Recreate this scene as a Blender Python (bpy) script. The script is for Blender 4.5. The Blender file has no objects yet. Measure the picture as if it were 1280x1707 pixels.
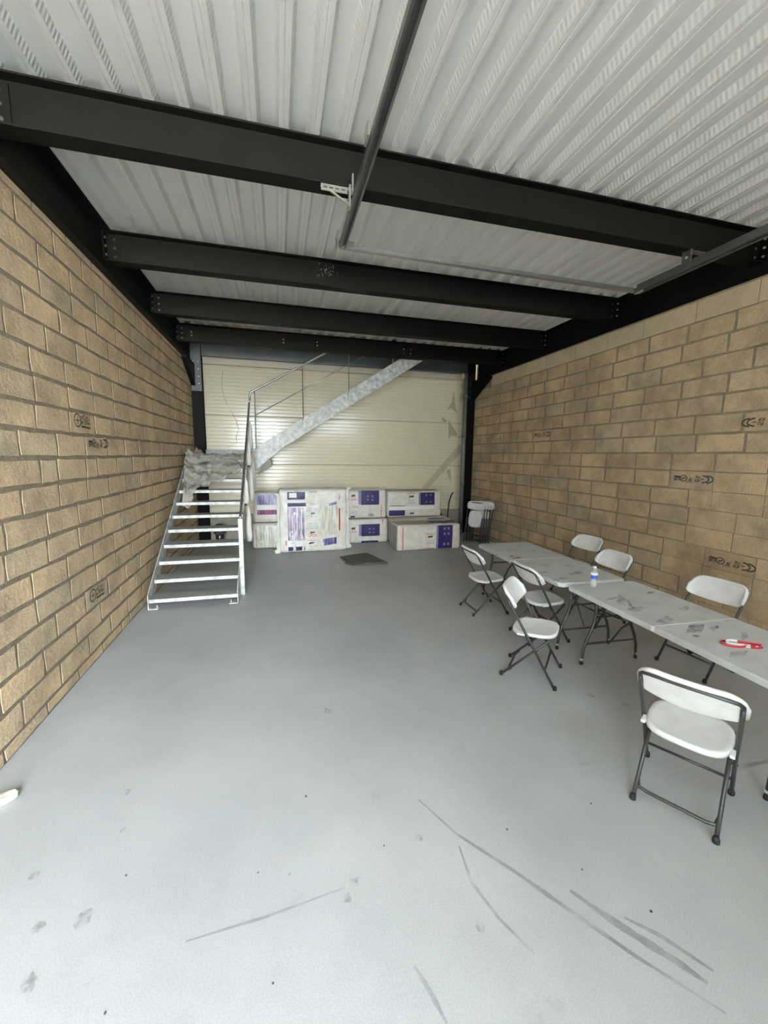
import bpy, math, random
from mathutils import Vector, Matrix, noise
random.seed(7)
SC = bpy.context.scene
COL = SC.collection

# ------------------------------------------------------------------ camera
YAW, PITCH, ROLL = math.radians(14.7494), math.radians(8.0823), math.radians(-0.7114)
FPX = 670.47
cam_d = bpy.data.cameras.new('camera')
cam_d.sensor_fit = 'HORIZONTAL'; cam_d.sensor_width = 36.0
cam_d.lens = FPX * 36.0 / 1280.0
cam_d.clip_start = 0.02; cam_d.clip_end = 200
cam = bpy.data.objects.new('camera', cam_d); COL.objects.link(cam)
_f = Vector((math.sin(YAW)*math.cos(PITCH), math.cos(YAW)*math.cos(PITCH), -math.sin(PITCH)))
_r = Vector((math.cos(YAW), -math.sin(YAW), 0)); _d = _f.cross(_r)
_r2 = math.cos(ROLL)*_r + math.sin(ROLL)*_d
_d2 = -math.sin(ROLL)*_r + math.cos(ROLL)*_d
CAM_M = Matrix((( _r2.x, -_d2.x, -_f.x, 1.74), (_r2.y, -_d2.y, -_f.y, 0.0), (_r2.z, -_d2.z, -_f.z, 2.0), (0,0,0,1)))
cam.matrix_world = CAM_M
SC.camera = cam

# ------------------------------------------------------------------ light
SKY_STRENGTH = 56.0
w = bpy.data.worlds.new('world'); SC.world = w; w.use_nodes = True
bg = w.node_tree.nodes['Background']
bg.inputs[0].default_value = (0.82, 0.92, 1.0, 1); bg.inputs[1].default_value = SKY_STRENGTH   # even overcast sky
SUN_ENERGY = 760.0                                   # sun from behind the building: it lights the paving beyond the building's own shadow
sl_ = bpy.data.lights.new('sun', 'SUN'); sl_.energy = SUN_ENERGY; sl_.color = (1.0, 0.94, 0.83); sl_.angle = math.radians(0.6)
slo = bpy.data.objects.new('sun', sl_); COL.objects.link(slo); slo.rotation_euler = (math.radians(-31), math.radians(4), 0)
FRONT_Y = -2.2
# daylight openings in the front behind the camera: an open doorway on the left, a glazed sectional door on the right
OPENINGS = [(0.02, 1.90, 0.0, 3.80), (3.20, 5.90, 3.35, 3.80)]      # x0, x1, z0, z1
for (ox0, ox1, oz0, oz1) in OPENINGS:
    pl = bpy.data.lights.new('daylight_portal', 'AREA'); pl.shape = 'RECTANGLE'
    pl.size = ox1-ox0; pl.size_y = oz1-oz0; pl.cycles.is_portal = True
    plo = bpy.data.objects.new('daylight_portal', pl); COL.objects.link(plo)
    plo.location = ((ox0+ox1)/2, FRONT_Y-0.12, (oz0+oz1)/2); plo.rotation_euler = (math.radians(90), 0, 0)
SC.view_settings.view_transform = 'Standard'; SC.view_settings.look = 'None'
SC.view_settings.exposure = 0.0; SC.view_settings.gamma = 1.0
SC.view_settings.use_curve_mapping = False
SC.cycles.use_denoising = True
SC.cycles.max_bounces = 10; SC.cycles.diffuse_bounces = 6; SC.cycles.glossy_bounces = 4
SC.cycles.transmission_bounces = 6; SC.cycles.transparent_max_bounces = 12
SC.cycles.sample_clamp_indirect = 8.0

# ------------------------------------------------------------------ materials
def new_mat(name):
    m = bpy.data.materials.new(name); m.use_nodes = True
    nt = m.node_tree; b = nt.nodes['Principled BSDF']
    return m, nt, b
def N(nt, t, **kw):
    n = nt.nodes.new(t)
    for k, v in kw.items(): setattr(n, k, v)
    return n
def mat(name, col, rough=0.5, metal=0.0, var=0.0, scale=6.0, bump=0.0, bscale=60.0, spec=0.5, stretch=(1,1,1), rvar=0.0, coord='Object'):
    m, nt, b = new_mat(name)
    b.inputs['Roughness'].default_value = rough; b.inputs['Metallic'].default_value = metal
    b.inputs['Specular IOR Level'].default_value = spec
    b.inputs['Base Color'].default_value = (*col, 1)
    tc = N(nt, 'ShaderNodeTexCoord'); mp = N(nt, 'ShaderNodeMapping'); mp.inputs['Scale'].default_value = stretch
    nt.links.new(tc.outputs[coord], mp.inputs[0])
    if var > 0:
        no = N(nt, 'ShaderNodeTexNoise'); no.inputs['Scale'].default_value = scale; no.inputs['Detail'].default_value = 5
        no.inputs['Roughness'].default_value = 0.62
        nt.links.new(mp.outputs[0], no.inputs['Vector'])
        cr = N(nt, 'ShaderNodeValToRGB')
        cr.color_ramp.elements[0].position = 0.3; cr.color_ramp.elements[1].position = 0.7
        cr.color_ramp.elements[0].color = (*[c*(1-var) for c in col], 1)
        cr.color_ramp.elements[1].color = (*[min(1, c*(1+var)) for c in col], 1)
        nt.links.new(no.outputs['Fac'], cr.inputs[0]); nt.links.new(cr.outputs[0], b.inputs['Base Color'])
        if rvar > 0:
            mr = N(nt, 'ShaderNodeMapRange'); mr.inputs[3].default_value = rough-rvar; mr.inputs[4].default_value = rough+rvar
            nt.links.new(no.outputs['Fac'], mr.inputs[0]); nt.links.new(mr.outputs[0], b.inputs['Roughness'])
    if bump > 0:
        n2 = N(nt, 'ShaderNodeTexNoise'); n2.inputs['Scale'].default_value = bscale; n2.inputs['Detail'].default_value = 4
        nt.links.new(mp.outputs[0], n2.inputs['Vector'])
        bp = N(nt, 'ShaderNodeBump'); bp.inputs['Strength'].default_value = bump; bp.inputs['Distance'].default_value = 0.01
        nt.links.new(n2.outputs['Fac'], bp.inputs['Height']); nt.links.new(bp.outputs[0], b.inputs['Normal'])
    return m

def block_mat(name, c_a, c_b, c_c, grime):
    """concrete blocks: colour differs block by block, sandy grain, blotches"""
    m, nt, b = new_mat(name)
    b.inputs['Roughness'].default_value = 0.92; b.inputs['Specular IOR Level'].default_value = 0.2
    oi = N(nt, 'ShaderNodeObjectInfo'); ge = N(nt, 'ShaderNodeNewGeometry')
    ad = N(nt, 'ShaderNodeMath', operation='ADD'); fr = N(nt, 'ShaderNodeMath', operation='FRACT')
    nt.links.new(oi.outputs['Random'], ad.inputs[0]); nt.links.new(ge.outputs['Random Per Island'], ad.inputs[1])
    nt.links.new(ad.outputs[0], fr.inputs[0])
    cr = N(nt, 'ShaderNodeValToRGB'); cr.color_ramp.elements[0].color = (*c_a, 1); cr.color_ramp.elements[1].color = (*c_c, 1)
    e = cr.color_ramp.elements.new(0.55); e.color = (*c_b, 1)
    nt.links.new(fr.outputs[0], cr.inputs[0])
    no = N(nt, 'ShaderNodeTexNoise'); no.inputs['Scale'].default_value = 2.2; no.inputs['Detail'].default_value = 8; no.inputs['Roughness'].default_value = 0.7
    nt.links.new(ge.outputs['Position'], no.inputs['Vector'])
    mx = N(nt, 'ShaderNodeMix', data_type='RGBA', blend_type='MULTIPLY'); 
    cr2 = N(nt, 'ShaderNodeValToRGB'); cr2.color_ramp.elements[0].position = 0.36; cr2.color_ramp.elements[1].position = 0.60
    cr2.color_ramp.elements[0].color = (*grime, 1); cr2.color_ramp.elements[1].color = (1.06, 1.05, 1.03, 1)
    nt.links.new(no.outputs['Fac'], cr2.inputs[0])
    mx.inputs[0].default_value = 1.0
    nt.links.new(cr.outputs[0], mx.inputs[6]); nt.links.new(cr2.outputs[0], mx.inputs[7])
    n3 = N(nt, 'ShaderNodeTexNoise'); n3.inputs['Scale'].default_value = 95; n3.inputs['Detail'].default_value = 3
    nt.links.new(ge.outputs['Position'], n3.inputs['Vector'])
    cr3 = N(nt, 'ShaderNodeValToRGB'); cr3.color_ramp.elements[0].position = 0.3; cr3.color_ramp.elements[1].position = 0.7
    cr3.color_ramp.elements[0].color = (0.74, 0.74, 0.74, 1); cr3.color_ramp.elements[1].color = (1.16, 1.16, 1.16, 1)
    nt.links.new(n3.outputs['Fac'], cr3.inputs[0])
    mx2 = N(nt, 'ShaderNodeMix', data_type='RGBA', blend_type='MULTIPLY'); mx2.inputs[0].default_value = 1.0
    nt.links.new(mx.outputs[2], mx2.inputs[6]); nt.links.new(cr3.outputs[0], mx2.inputs[7])
    nt.links.new(mx2.outputs[2], b.inputs['Base Color'])
    bp = N(nt, 'ShaderNodeBump'); bp.inputs['Strength'].default_value = 0.75; bp.inputs['Distance'].default_value = 0.014
    n4 = N(nt, 'ShaderNodeTexNoise'); n4.inputs['Scale'].default_value = 24; n4.inputs['Detail'].default_value = 9; n4.inputs['Roughness'].default_value = 0.62
    nt.links.new(ge.outputs['Position'], n4.inputs['Vector'])
    nt.links.new(n4.outputs['Fac'], bp.inputs['Height']); nt.links.new(bp.outputs[0], b.inputs['Normal'])
    return m

M = {}
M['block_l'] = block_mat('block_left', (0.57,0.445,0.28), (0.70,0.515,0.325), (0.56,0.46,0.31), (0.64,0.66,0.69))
M['block_r'] = block_mat('block_right', (0.45,0.34,0.21), (0.55,0.412,0.255), (0.45,0.358,0.245), (0.66,0.68,0.70))  # darker, browner base colours than the left wall
M['band'] = block_mat('bond_beam_concrete', (0.50,0.41,0.28), (0.52,0.43,0.29), (0.50,0.41,0.28), (0.9,0.9,0.9))
M['mortar'] = mat('mortar', (0.23,0.19,0.135), 0.95, var=0.18, scale=9, bump=0.5, bscale=50, spec=0.15)
M['patch'] = mat('flush_pointing', (0.34,0.285,0.20), 0.93, var=0.22, scale=3, bump=0.4, bscale=40, spec=0.2)
M['stamp'] = mat('stamp_ink', (0.075,0.065,0.05), 0.9, spec=0.1)
M['panel'] = mat('cream_lacquer', (0.82,0.75,0.56), 0.18, var=0.03, scale=2, spec=0.5)
M['panel_trim'] = mat('cream_trim', (0.60,0.55,0.43), 0.4)
M['plinth'] = mat('plinth_concrete', (0.36,0.32,0.25), 0.9, var=0.15, scale=6, bump=0.3)
M['steel'] = mat('charcoal_paint', (0.0045,0.0045,0.0042), 0.6, spec=0.08, var=0.25, scale=5, bump=0.05, bscale=80)
M['steel_daylight_tint'] = mat('daylight_tinted_steel', (0.060,0.068,0.080), 0.42, var=0.2, scale=4)  # bluish daylight falling on the steel, put into its colour
M['bolt'] = mat('zinc_bolt', (0.62,0.60,0.55), 0.35, 0.9)
M['galv'] = mat('galvanised_steel', (0.52,0.52,0.49), 0.55, 0.25, var=0.42, scale=13, rvar=0.06)
M['galv_dark'] = mat('galvanised_tread', (0.34,0.34,0.32), 0.55, 0.35, var=0.2, scale=22)
M['rail'] = mat('dull_rail_steel', (0.16,0.16,0.155), 0.4, 0.7, var=0.2, scale=8, stretch=(1,0.1,1))
M['rail_bright'] = mat('bright_rail_steel', (0.42,0.42,0.39), 0.35, 0.8, var=0.15, scale=8)
M['stainless'] = mat('handrail_tube', (0.42,0.42,0.40), 0.28, 0.85)
M['chair_plastic'] = mat('white_chair_plastic', (0.85,0.855,0.86), 0.42, var=0.07, scale=9)
M['chair_tube'] = mat('dark_grey_tube', (0.055,0.055,0.057), 0.38, 0.35)
M['rubber'] = mat('black_rubber', (0.012,0.012,0.012), 0.7)
M['wrap'] = mat('white_wrap', (0.83,0.81,0.74), 0.45, var=0.05, scale=12)
M['bale'] = mat('white_bale_film', (0.72,0.69,0.61), 0.32, var=0.14, scale=9, bump=0.4, bscale=26)
M['bale_grey'] = mat('grey_bale_side', (0.36,0.34,0.28), 0.5, var=0.12, scale=7)
M['blue'] = mat('blue_print', (0.013,0.008,0.085), 0.5, var=0.15, scale=9)
M['pale_print'] = mat('pale_grey_print', (0.52,0.53,0.52), 0.4)
M['red'] = mat('red_print', (0.50,0.045,0.035), 0.45)
M['black'] = mat('black_print', (0.02,0.02,0.02), 0.5)
M['lilac'] = mat('lilac_print', (0.22,0.19,0.36), 0.4)
M['paper'] = mat('paper_label', (0.85,0.84,0.80), 0.6)
M['pvc'] = mat('grey_pvc', (0.13,0.13,0.125), 0.35)
M['cable'] = mat('black_cable', (0.01,0.01,0.01), 0.4)
M['mat_dark'] = mat('dark_sheet', (0.07,0.068,0.06), 0.75, var=0.15, scale=10, bump=0.2)
M['tape'] = mat('beige_strip', (0.56,0.49,0.35), 0.5, var=0.08)
M['brown_film'] = mat('brown_film_scrap', (0.46,0.41,0.29), 0.35)
M['stone'] = mat('pale_rubble', (0.60,0.58,0.50), 0.9, var=0.12, scale=20, bump=0.5, bscale=40)
M['bag'] = mat('dark_canvas', (0.030,0.032,0.026), 0.85, var=0.3, scale=14, bump=0.4)
M['asphalt'] = mat('outdoor_paving', (0.46,0.45,0.425), 0.95, var=0.12, scale=2)
M['plain'] = mat('shell_render', (0.45,0.40,0.31), 0.95, var=0.06)
M['outer'] = mat('outer_grey_render', (0.42,0.435,0.45), 0.95, var=0.06)
M['slab'] = mat('slab_concrete', (0.35,0.34,0.32), 0.95)
M['red_tape'] = mat('red_strip', (0.55,0.02,0.04), 0.4)
M['white_tape'] = mat('white_strip', (0.9,0.9,0.9), 0.4)
M['chrome'] = mat('dark_chrome', (0.10,0.095,0.085), 0.22, 0.7)
M['crumb'] = mat('dark_debris', (0.06,0.055,0.05), 0.9)
M['underside'] = mat('grey_brown_plate', (0.24,0.225,0.185), 0.6)  # plain grey-brown plate colour
M['bolt_dark'] = mat('painted_bolt', (0.05,0.05,0.048), 0.5)
M['vwhite'] = mat('white_cap', (0.85,0.85,0.85), 0.4)
M['bluelabel'] = mat('blue_bottle_label', (0.03,0.10,0.42), 0.35)

def streak_mat(name, c1, c2):
    m, nt, b = new_mat(name); b.inputs['Roughness'].default_value = 0.35
    tc = N(nt, 'ShaderNodeTexCoord'); mp = N(nt, 'ShaderNodeMapping'); mp.inputs['Scale'].default_value = (34, 34, 1.6)
    nt.links.new(tc.outputs['Object'], mp.inputs[0])
    no = N(nt, 'ShaderNodeTexNoise'); no.inputs['Scale'].default_value = 1; no.inputs['Detail'].default_value = 3
    nt.links.new(mp.outputs[0], no.inputs['Vector'])
    cr = N(nt, 'ShaderNodeValToRGB'); cr.color_ramp.elements[0].position = 0.42; cr.color_ramp.elements[1].position = 0.6
    cr.color_ramp.elements[0].color = (*c1, 1); cr.color_ramp.elements[1].color = (*c2, 1)
    nt.links.new(no.outputs['Fac'], cr.inputs[0]); nt.links.new(cr.outputs[0], b.inputs['Base Color'])
    return m
M['purple_streak'] = streak_mat('purple_folds', (0.20,0.13,0.28), (0.72,0.66,0.68))
M['cream_streak'] = streak_mat('cream_folds', (0.50,0.47,0.36), (0.80,0.78,0.68))
M['blue_streak'] = streak_mat('blue_folds', (0.05,0.035,0.17), (0.26,0.22,0.38))
M['red_streak'] = streak_mat('red_blue_folds', (0.07,0.03,0.16), (0.50,0.10,0.14))

def deck_mat():
    m, nt, b = new_mat('ribbed_deck')
    b.inputs['Roughness'].default_value = 0.42; b.inputs['Metallic'].default_value = 0.0
    ge = N(nt, 'ShaderNodeNewGeometry'); se = N(nt, 'ShaderNodeSeparateXYZ'); nt.links.new(ge.outputs['Position'], se.inputs[0])
    no = N(nt, 'ShaderNodeTexNoise'); no.inputs['Scale'].default_value = 3; no.inputs['Detail'].default_value = 4
    nt.links.new(ge.outputs['Position'], no.inputs['Vector'])
    cr = N(nt, 'ShaderNodeValToRGB'); cr.color_ramp.elements[0].color = (0.72,0.725,0.71,1); cr.color_ramp.elements[1].color = (0.81,0.815,0.80,1)
    nt.links.new(no.outputs['Fac'], cr.inputs[0]); nt.links.new(cr.outputs[0], b.inputs['Base Color'])
    # rolled-in dashes on the sloping rib sides
    wv = N(nt, 'ShaderNodeMath', operation='MULTIPLY'); wv.inputs[1].default_value = 2*math.pi/0.034
    nt.links.new(se.outputs[1], wv.inputs[0])
    sn = N(nt, 'ShaderNodeMath', operation='SINE'); nt.links.new(wv.outputs[0], sn.inputs[0])
    sn2 = N(nt, 'ShaderNodeSeparateXYZ'); nt.links.new(ge.outputs['True Normal'], sn2.inputs[0])
    ab = N(nt, 'ShaderNodeMath', operation='ABSOLUTE'); nt.links.new(sn2.outputs[0], ab.inputs[0])
    gt = N(nt, 'ShaderNodeMath', operation='GREATER_THAN'); gt.inputs[1].default_value = 0.3; nt.links.new(ab.outputs[0], gt.inputs[0])
    mu = N(nt, 'ShaderNodeMath', operation='MULTIPLY'); nt.links.new(sn.outputs[0], mu.inputs[0]); nt.links.new(gt.outputs[0], mu.inputs[1])
    bp = N(nt, 'ShaderNodeBump'); bp.inputs['Strength'].default_value = 0.45; bp.inputs['Distance'].default_value = 0.003
    nt.links.new(mu.outputs[0], bp.inputs['Height']); nt.links.new(bp.outputs[0], b.inputs['Normal'])
    return m
M['deck'] = deck_mat()

def floor_mat():
    m, nt, b = new_mat('grey_floor_coating')
    ge = N(nt, 'ShaderNodeNewGeometry')
    a = N(nt, 'ShaderNodeTexNoise'); a.inputs['Scale'].default_value = 0.9; a.inputs['Detail'].default_value = 9; a.inputs['Roughness'].default_value = 0.6
    nt.links.new(ge.outputs['Position'], a.inputs['Vector'])
    cr = N(nt, 'ShaderNodeValToRGB'); cr.color_ramp.elements[0].position = 0.3; cr.color_ramp.elements[1].position = 0.72
    cr.color_ramp.elements[0].color = (0.335,0.345,0.345,1); cr.color_ramp.elements[1].color = (0.44,0.45,0.445,1)
    nt.links.new(a.outputs['Fac'], cr.inputs[0])
    f = N(nt, 'ShaderNodeTexNoise'); f.inputs['Scale'].default_value = 140; f.inputs['Detail'].default_value = 2
    nt.links.new(ge.outputs['Position'], f.inputs['Vector'])
    cr2 = N(nt, 'ShaderNodeValToRGB'); cr2.color_ramp.elements[0].position = 0.3; cr2.color_ramp.elements[1].position = 0.7
    cr2.color_ramp.elements[0].color = (0.9,0.9,0.9,1); cr2.color_ramp.elements[1].color = (1.06,1.06,1.06,1)
    nt.links.new(f.outputs['Fac'], cr2.inputs[0])
    mx = N(nt, 'ShaderNodeMix', data_type='RGBA', blend_type='MULTIPLY'); mx.inputs[0].default_value = 1
    nt.links.new(cr.outputs[0], mx.inputs[6]); nt.links.new(cr2.outputs[0], mx.inputs[7])
    # trodden-in dirt smudges
    d = N(nt, 'ShaderNodeTexNoise'); d.inputs['Scale'].default_value = 3.2; d.inputs['Detail'].default_value = 7; d.inputs['Roughness'].default_value = 0.7
    nt.links.new(ge.outputs['Position'], d.inputs['Vector'])
    cr3 = N(nt, 'ShaderNodeValToRGB'); cr3.color_ramp.elements[0].position = 0.62; cr3.color_ramp.elements[1].position = 0.78
    cr3.color_ramp.elements[0].color = (1,1,1,1); cr3.color_ramp.elements[1].color = (0.80,0.79,0.76,1)
    nt.links.new(d.outputs['Fac'], cr3.inputs[0])
    mx2 = N(nt, 'ShaderNodeMix', data_type='RGBA', blend_type='MULTIPLY'); mx2.inputs[0].default_value = 1
    nt.links.new(mx.outputs[2], mx2.inputs[6]); nt.links.new(cr3.outputs[0], mx2.inputs[7])
    nt.links.new(mx2.outputs[2], b.inputs['Base Color'])
    mr = N(nt, 'ShaderNodeMapRange'); mr.inputs[3].default_value = 0.36; mr.inputs[4].default_value = 0.56
    nt.links.new(a.outputs['Fac'], mr.inputs[0]); nt.links.new(mr.outputs[0], b.inputs['Roughness'])
    bp = N(nt, 'ShaderNodeBump'); bp.inputs['Strength'].default_value = 0.12; bp.inputs['Distance'].default_value = 0.004
    nt.links.new(f.outputs['Fac'], bp.inputs['Height']); nt.links.new(bp.outputs[0], b.inputs['Normal'])
    return m
M['floor'] = floor_mat()

def veil_mat(name, col, alpha, scale=6.0, lo=0.3, hi=0.62, rough=0.6):
    """thin film / smudge: colour over partly clear ground, broken up by noise"""
    m, nt, b = new_mat(name); b.inputs['Base Color'].default_value = (*col, 1); b.inputs['Roughness'].default_value = rough
    ge = N(nt, 'ShaderNodeNewGeometry'); no = N(nt, 'ShaderNodeTexNoise'); no.inputs['Scale'].default_value = scale; no.inputs['Detail'].default_value = 5
    nt.links.new(ge.outputs['Position'], no.inputs['Vector'])
    mr = N(nt, 'ShaderNodeMapRange'); mr.inputs[1].default_value = lo; mr.inputs[2].default_value = hi; mr.inputs[3].default_value = 0.15*alpha; mr.inputs[4].default_value = alpha
    nt.links.new(no.outputs['Fac'], mr.inputs[0]); nt.links.new(mr.outputs[0], b.inputs['Alpha'])
    return m
M['scuff'] = veil_mat('floor_scuff', (0.17,0.175,0.18), 0.36, 7)
M['smudge'] = veil_mat('floor_smudge', (0.19,0.175,0.15), 0.36, 40, 0.42, 0.66)
M['grime'] = veil_mat('table_grime', (0.20,0.20,0.195), 0.55, 16, 0.40, 0.70)
M['rust'] = veil_mat('table_rust_stain', (0.16,0.085,0.06), 0.85, 12, 0.40, 0.62)
M['sheet'] = veil_mat('clear_plastic_sheet', (0.47,0.44,0.37), 0.93, 8, 0.2, 0.6, 0.25)
M['film'] = veil_mat('clear_film', (0.72,0.66,0.52), 0.55, 14, 0.2, 0.6, 0.25)
_m, _nt, _b = new_mat('clear_bottle'); _b.inputs['Base Color'].default_value = (0.93,0.97,0.97,1); _b.inputs['Roughness'].default_value = 0.06
_b.inputs['Alpha'].default_value = 0.28
M['clear'] = _m
def table_mat():
    m = mat('grey_white_table_plastic', (0.56,0.575,0.575), 0.45, var=0.12, scale=6, bump=0.12, bscale=150)
    return m
M['table'] = table_mat()

# ------------------------------------------------------------------ helpers
class MB:
    def __init__(s): s.v = []; s.f = []; s.sm = False
    def add(s, vs, fs):
        o = len(s.v); s.v += [tuple(v) for v in vs]; s.f += [tuple(i+o for i in f) for f in fs]; return s
    def box(s, x0, x1, y0, y1, z0, z1):
        vs = [(x,y,z) for x in (x0,x1) for y in (y0,y1) for z in (z0,z1)]
        return s.add(vs, [(0,1,3,2),(4,6,7,5),(0,4,5,1),(2,3,7,6),(0,2,6,4),(1,5,7,3)])
    def obox(s, c, size, mtx):
        hx, hy, hz = size[0]/2, size[1]/2, size[2]/2; c = Vector(c)
        vs = [c + mtx @ Vector((x,y,z)) for x in (-hx,hx) for y in (-hy,hy) for z in (-hz,hz)]
        return s.add(vs, [(0,1,3,2),(4,6,7,5),(0,4,5,1),(2,3,7,6),(0,2,6,4),(1,5,7,3)])
    def extrude(s, prof, p0, p1, ua, va, closed=True, cap=True):
        """profile [(u,v)] swept from p0 to p1; ua, va are world axes of the profile"""
        p0, p1, ua, va = Vector(p0), Vector(p1), Vector(ua), Vector(va); n = len(prof)
        vs = [p0+ua*u+va*v for u, v in prof] + [p1+ua*u+va*v for u, v in prof]
        k = n if closed else n-1
        fs = [(i, (i+1) % n, n+(i+1) % n, n+i) for i in range(k)]
        if closed and cap: fs += [tuple(range(n-1, -1, -1)), tuple(range(n, 2*n))]
        return s.add(vs, fs)
    def tube(s, pts, r, n=10, cap=True, ref=None):
        pts = [Vector(p) for p in pts]; rs = r if isinstance(r, (list, tuple)) else [r]*len(pts)
        vs = []; prev = None
        for i, p in enumerate(pts):
            if i == 0: t = pts[1]-p
            elif i == len(pts)-1: t = p-pts[i-1]
            else: t = (p-pts[i-1]).normalized()+(pts[i+1]-p).normalized()
            t.normalize()
            if prev is None:
                a = Vector(ref) if ref else (Vector((0,0,1)) if abs(t.z) < 0.9 else Vector((1,0,0)))
                u = (a - t*a.dot(t)).normalized()
            else: u = (prev - t*prev.dot(t)).normalized()
            prev = u; v = t.cross(u)
            for k in range(n):
                an = 2*math.pi*k/n; vs.append(p+(u*math.cos(an)+v*math.sin(an))*rs[i])
        fs = []
        for i in range(len(pts)-1):
            for k in range(n):
                a, b = i*n+k, i*n+(k+1) % n; fs.append((a, b, b+n, a+n))
        if cap: fs += [tuple(range(n-1, -1, -1)), tuple(range((len(pts)-1)*n, len(pts)*n))]
        return s.add(vs, fs)
    def lathe(s, prof, c=(0,0,0), n=16):
        vs = []; c = Vector(c)
        for r, z in prof:
            for k in range(n):
                a = 2*math.pi*k/n; vs.append(c+Vector((r*math.cos(a), r*math.sin(a), z)))
        fs = [(i*n+k, i*n+(k+1) % n, (i+1)*n+(k+1) % n, (i+1)*n+k) for i in range(len(prof)-1) for k in range(n)]
        fs += [tuple(range(n-1, -1, -1)), tuple(range((len(prof)-1)*n, len(prof)*n))]
        return s.add(vs, fs)
    def grid(s, fn, nu, nv):
        vs = [fn(i/nu, j/nv) for j in range(nv+1) for i in range(nu+1)]
        fs = [(j*(nu+1)+i, j*(nu+1)+i+1, (j+1)*(nu+1)+i+1, (j+1)*(nu+1)+i) for j in range(nv) for i in range(nu)]
        return s.add(vs, fs)
    def mesh(s, name, m, smooth=False):
        me = bpy.data.meshes.new(name); me.from_pydata(s.v, [], s.f); me.materials.append(m)
        if smooth:
            me.polygons.foreach_set('use_smooth', [True]*len(me.polygons))
        me.update(); return me
    def build(s, name, m, parent=None, smooth=False, bevel=0.0, solid=0.0, autosm=False):
        o = bpy.data.objects.new(name, s.mesh(name, m, smooth)); COL.objects.link(o)
        if parent is not None: o.parent = parent
        if solid > 0:
            md = o.modifiers.new('solid', 'SOLIDIFY'); md.thickness = solid; md.offset = 0
        if bevel > 0:
            md = o.modifiers.new('bevel', 'BEVEL'); md.width = bevel; md.segments = 2; md.limit_method = 'ANGLE'; md.angle_limit = math.radians(40)
        return o
def tag(o, label, cat, group=None):
    o['label'] = label; o['category'] = cat
    if group: o['group'] = group
    return o
def struct(o, label=None):
    o['kind'] = 'structure'
    if label: o['label'] = label
    return o
def thing(name, label, cat, loc=(0,0,0), rz=0.0, group=None):
    o = bpy.data.objects.new(name, None); COL.objects.link(o); o.empty_display_size = 0.1
    o.location = loc; o.rotation_euler = (0,0,rz)
    return tag(o, label, cat, group)
def inst(name, me, parent, mtx):
    o = bpy.data.objects.new(name, me); COL.objects.link(o); o.parent = parent; o.matrix_local = mtx; return o
def dup(root, loc, rz, label=None):
    r = root.copy(); COL.objects.link(r); r.location = loc; r.rotation_euler = (0,0,rz)
    if label: r['label'] = label
    for ch in list(root.children):
        c = ch.copy(); COL.objects.link(c); c.parent = r
        for g in list(ch.children):
            d = g.copy(); COL.objects.link(d); d.parent = c
    return r
_txt = {}
def text_geo(t):
    """letter outlines filled as a flat mesh, width scaled to 1, centred"""
    if t not in _txt:
        cu = bpy.data.curves.new('t', 'FONT'); cu.body = t; cu.align_x = 'CENTER'; cu.align_y = 'CENTER'; cu.resolution_u = 2
        ob = bpy.data.objects.new('t', cu); COL.objects.link(ob)
        bpy.context.view_layer.update()
        me = bpy.data.meshes.new_from_object(ob)
        vs = [v.co.copy() for v in me.vertices]; fs = [tuple(p.vertices) for p in me.polygons]
        xs = [v.x for v in vs]; ys = [v.y for v in vs]
        cx, cy, wd = (min(xs)+max(xs))/2, (min(ys)+max(ys))/2, max(xs)-min(xs); hd = max(ys)-min(ys)
        _txt[t] = ([((v.x-cx)/wd, (v.y-cy)/hd) for v in vs], fs)
        bpy.data.objects.remove(ob); bpy.data.curves.remove(cu); bpy.data.meshes.remove(me)
    return _txt[t]

W, YB, YE, H_ED = 6.60, 9.75, 9.55, 3.85        # room width, back panel, end of block walls, underside of edge beams
Z_SB, Z_DK = 4.016, 4.322                       # underside of cross beams, underside of deck

# ------------------------------------------------------------------ floor and outside
fl = MB().box(-0.2, W+0.3, FRONT_Y-0.15, YB+0.1, -0.12, 0.0).build('floor', M['floor']); struct(fl, 'smooth pale grey coated concrete floor')
gr = MB().box(-80, 86, -120, FRONT_Y-0.16, -0.2, -0.03).build('ground', M['asphalt']); struct(gr, 'pale paving outside the open front')
struct(MB().box(-0.78, -0.43, -10.0, FRONT_Y-0.22, -0.03, 5.2).build('wall_sky_blocker', M['outer']), 'added unseen wall blocking sky light, left of the open front')  # added out of view to keep sky light off the right side

def strip(pts, w0, mtl, name='scuff_mark', z=0.002):
    pts = [Vector((x, y, z)) for x, y in pts]; mb = MB(); vs = []
    for i, p in enumerate(pts):
        t = (pts[min(i+1, len(pts)-1)]-pts[max(i-1, 0)]).normalized(); nrm = Vector((-t.y, t.x, 0))
        wv = w0*(0.35+0.65*math.sin(math.pi*(i+0.4)/(len(pts)-0.2)))*random.uniform(0.8, 1.2)/2
        vs += [p+nrm*wv, p-nrm*wv]
    return mb.add(vs, [(2*i, 2*i+1, 2*i+3, 2*i+2) for i in range(len(pts)-1)]).build(name, mtl, fl)
def px_floor(px, py, z=0.0):
    """where a sight line meets a level plane: used only to read positions off the photograph"""
    v = CAM_M.to_3x3() @ Vector(((px-640)/FPX, -(py-853.5)/FPX, -1)); t = (z-2.0)/v.z
    return (1.74+v.x*t, v.y*t)
def interp(pts, k=5):
    out = []
    for a, b in zip(pts[:-1], pts[1:]):
        for i in range(k): out.append((a[0]+(b[0]-a[0])*i/k, a[1]+(b[1]-a[1])*i/k))
    return out+[pts[-1]]
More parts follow.
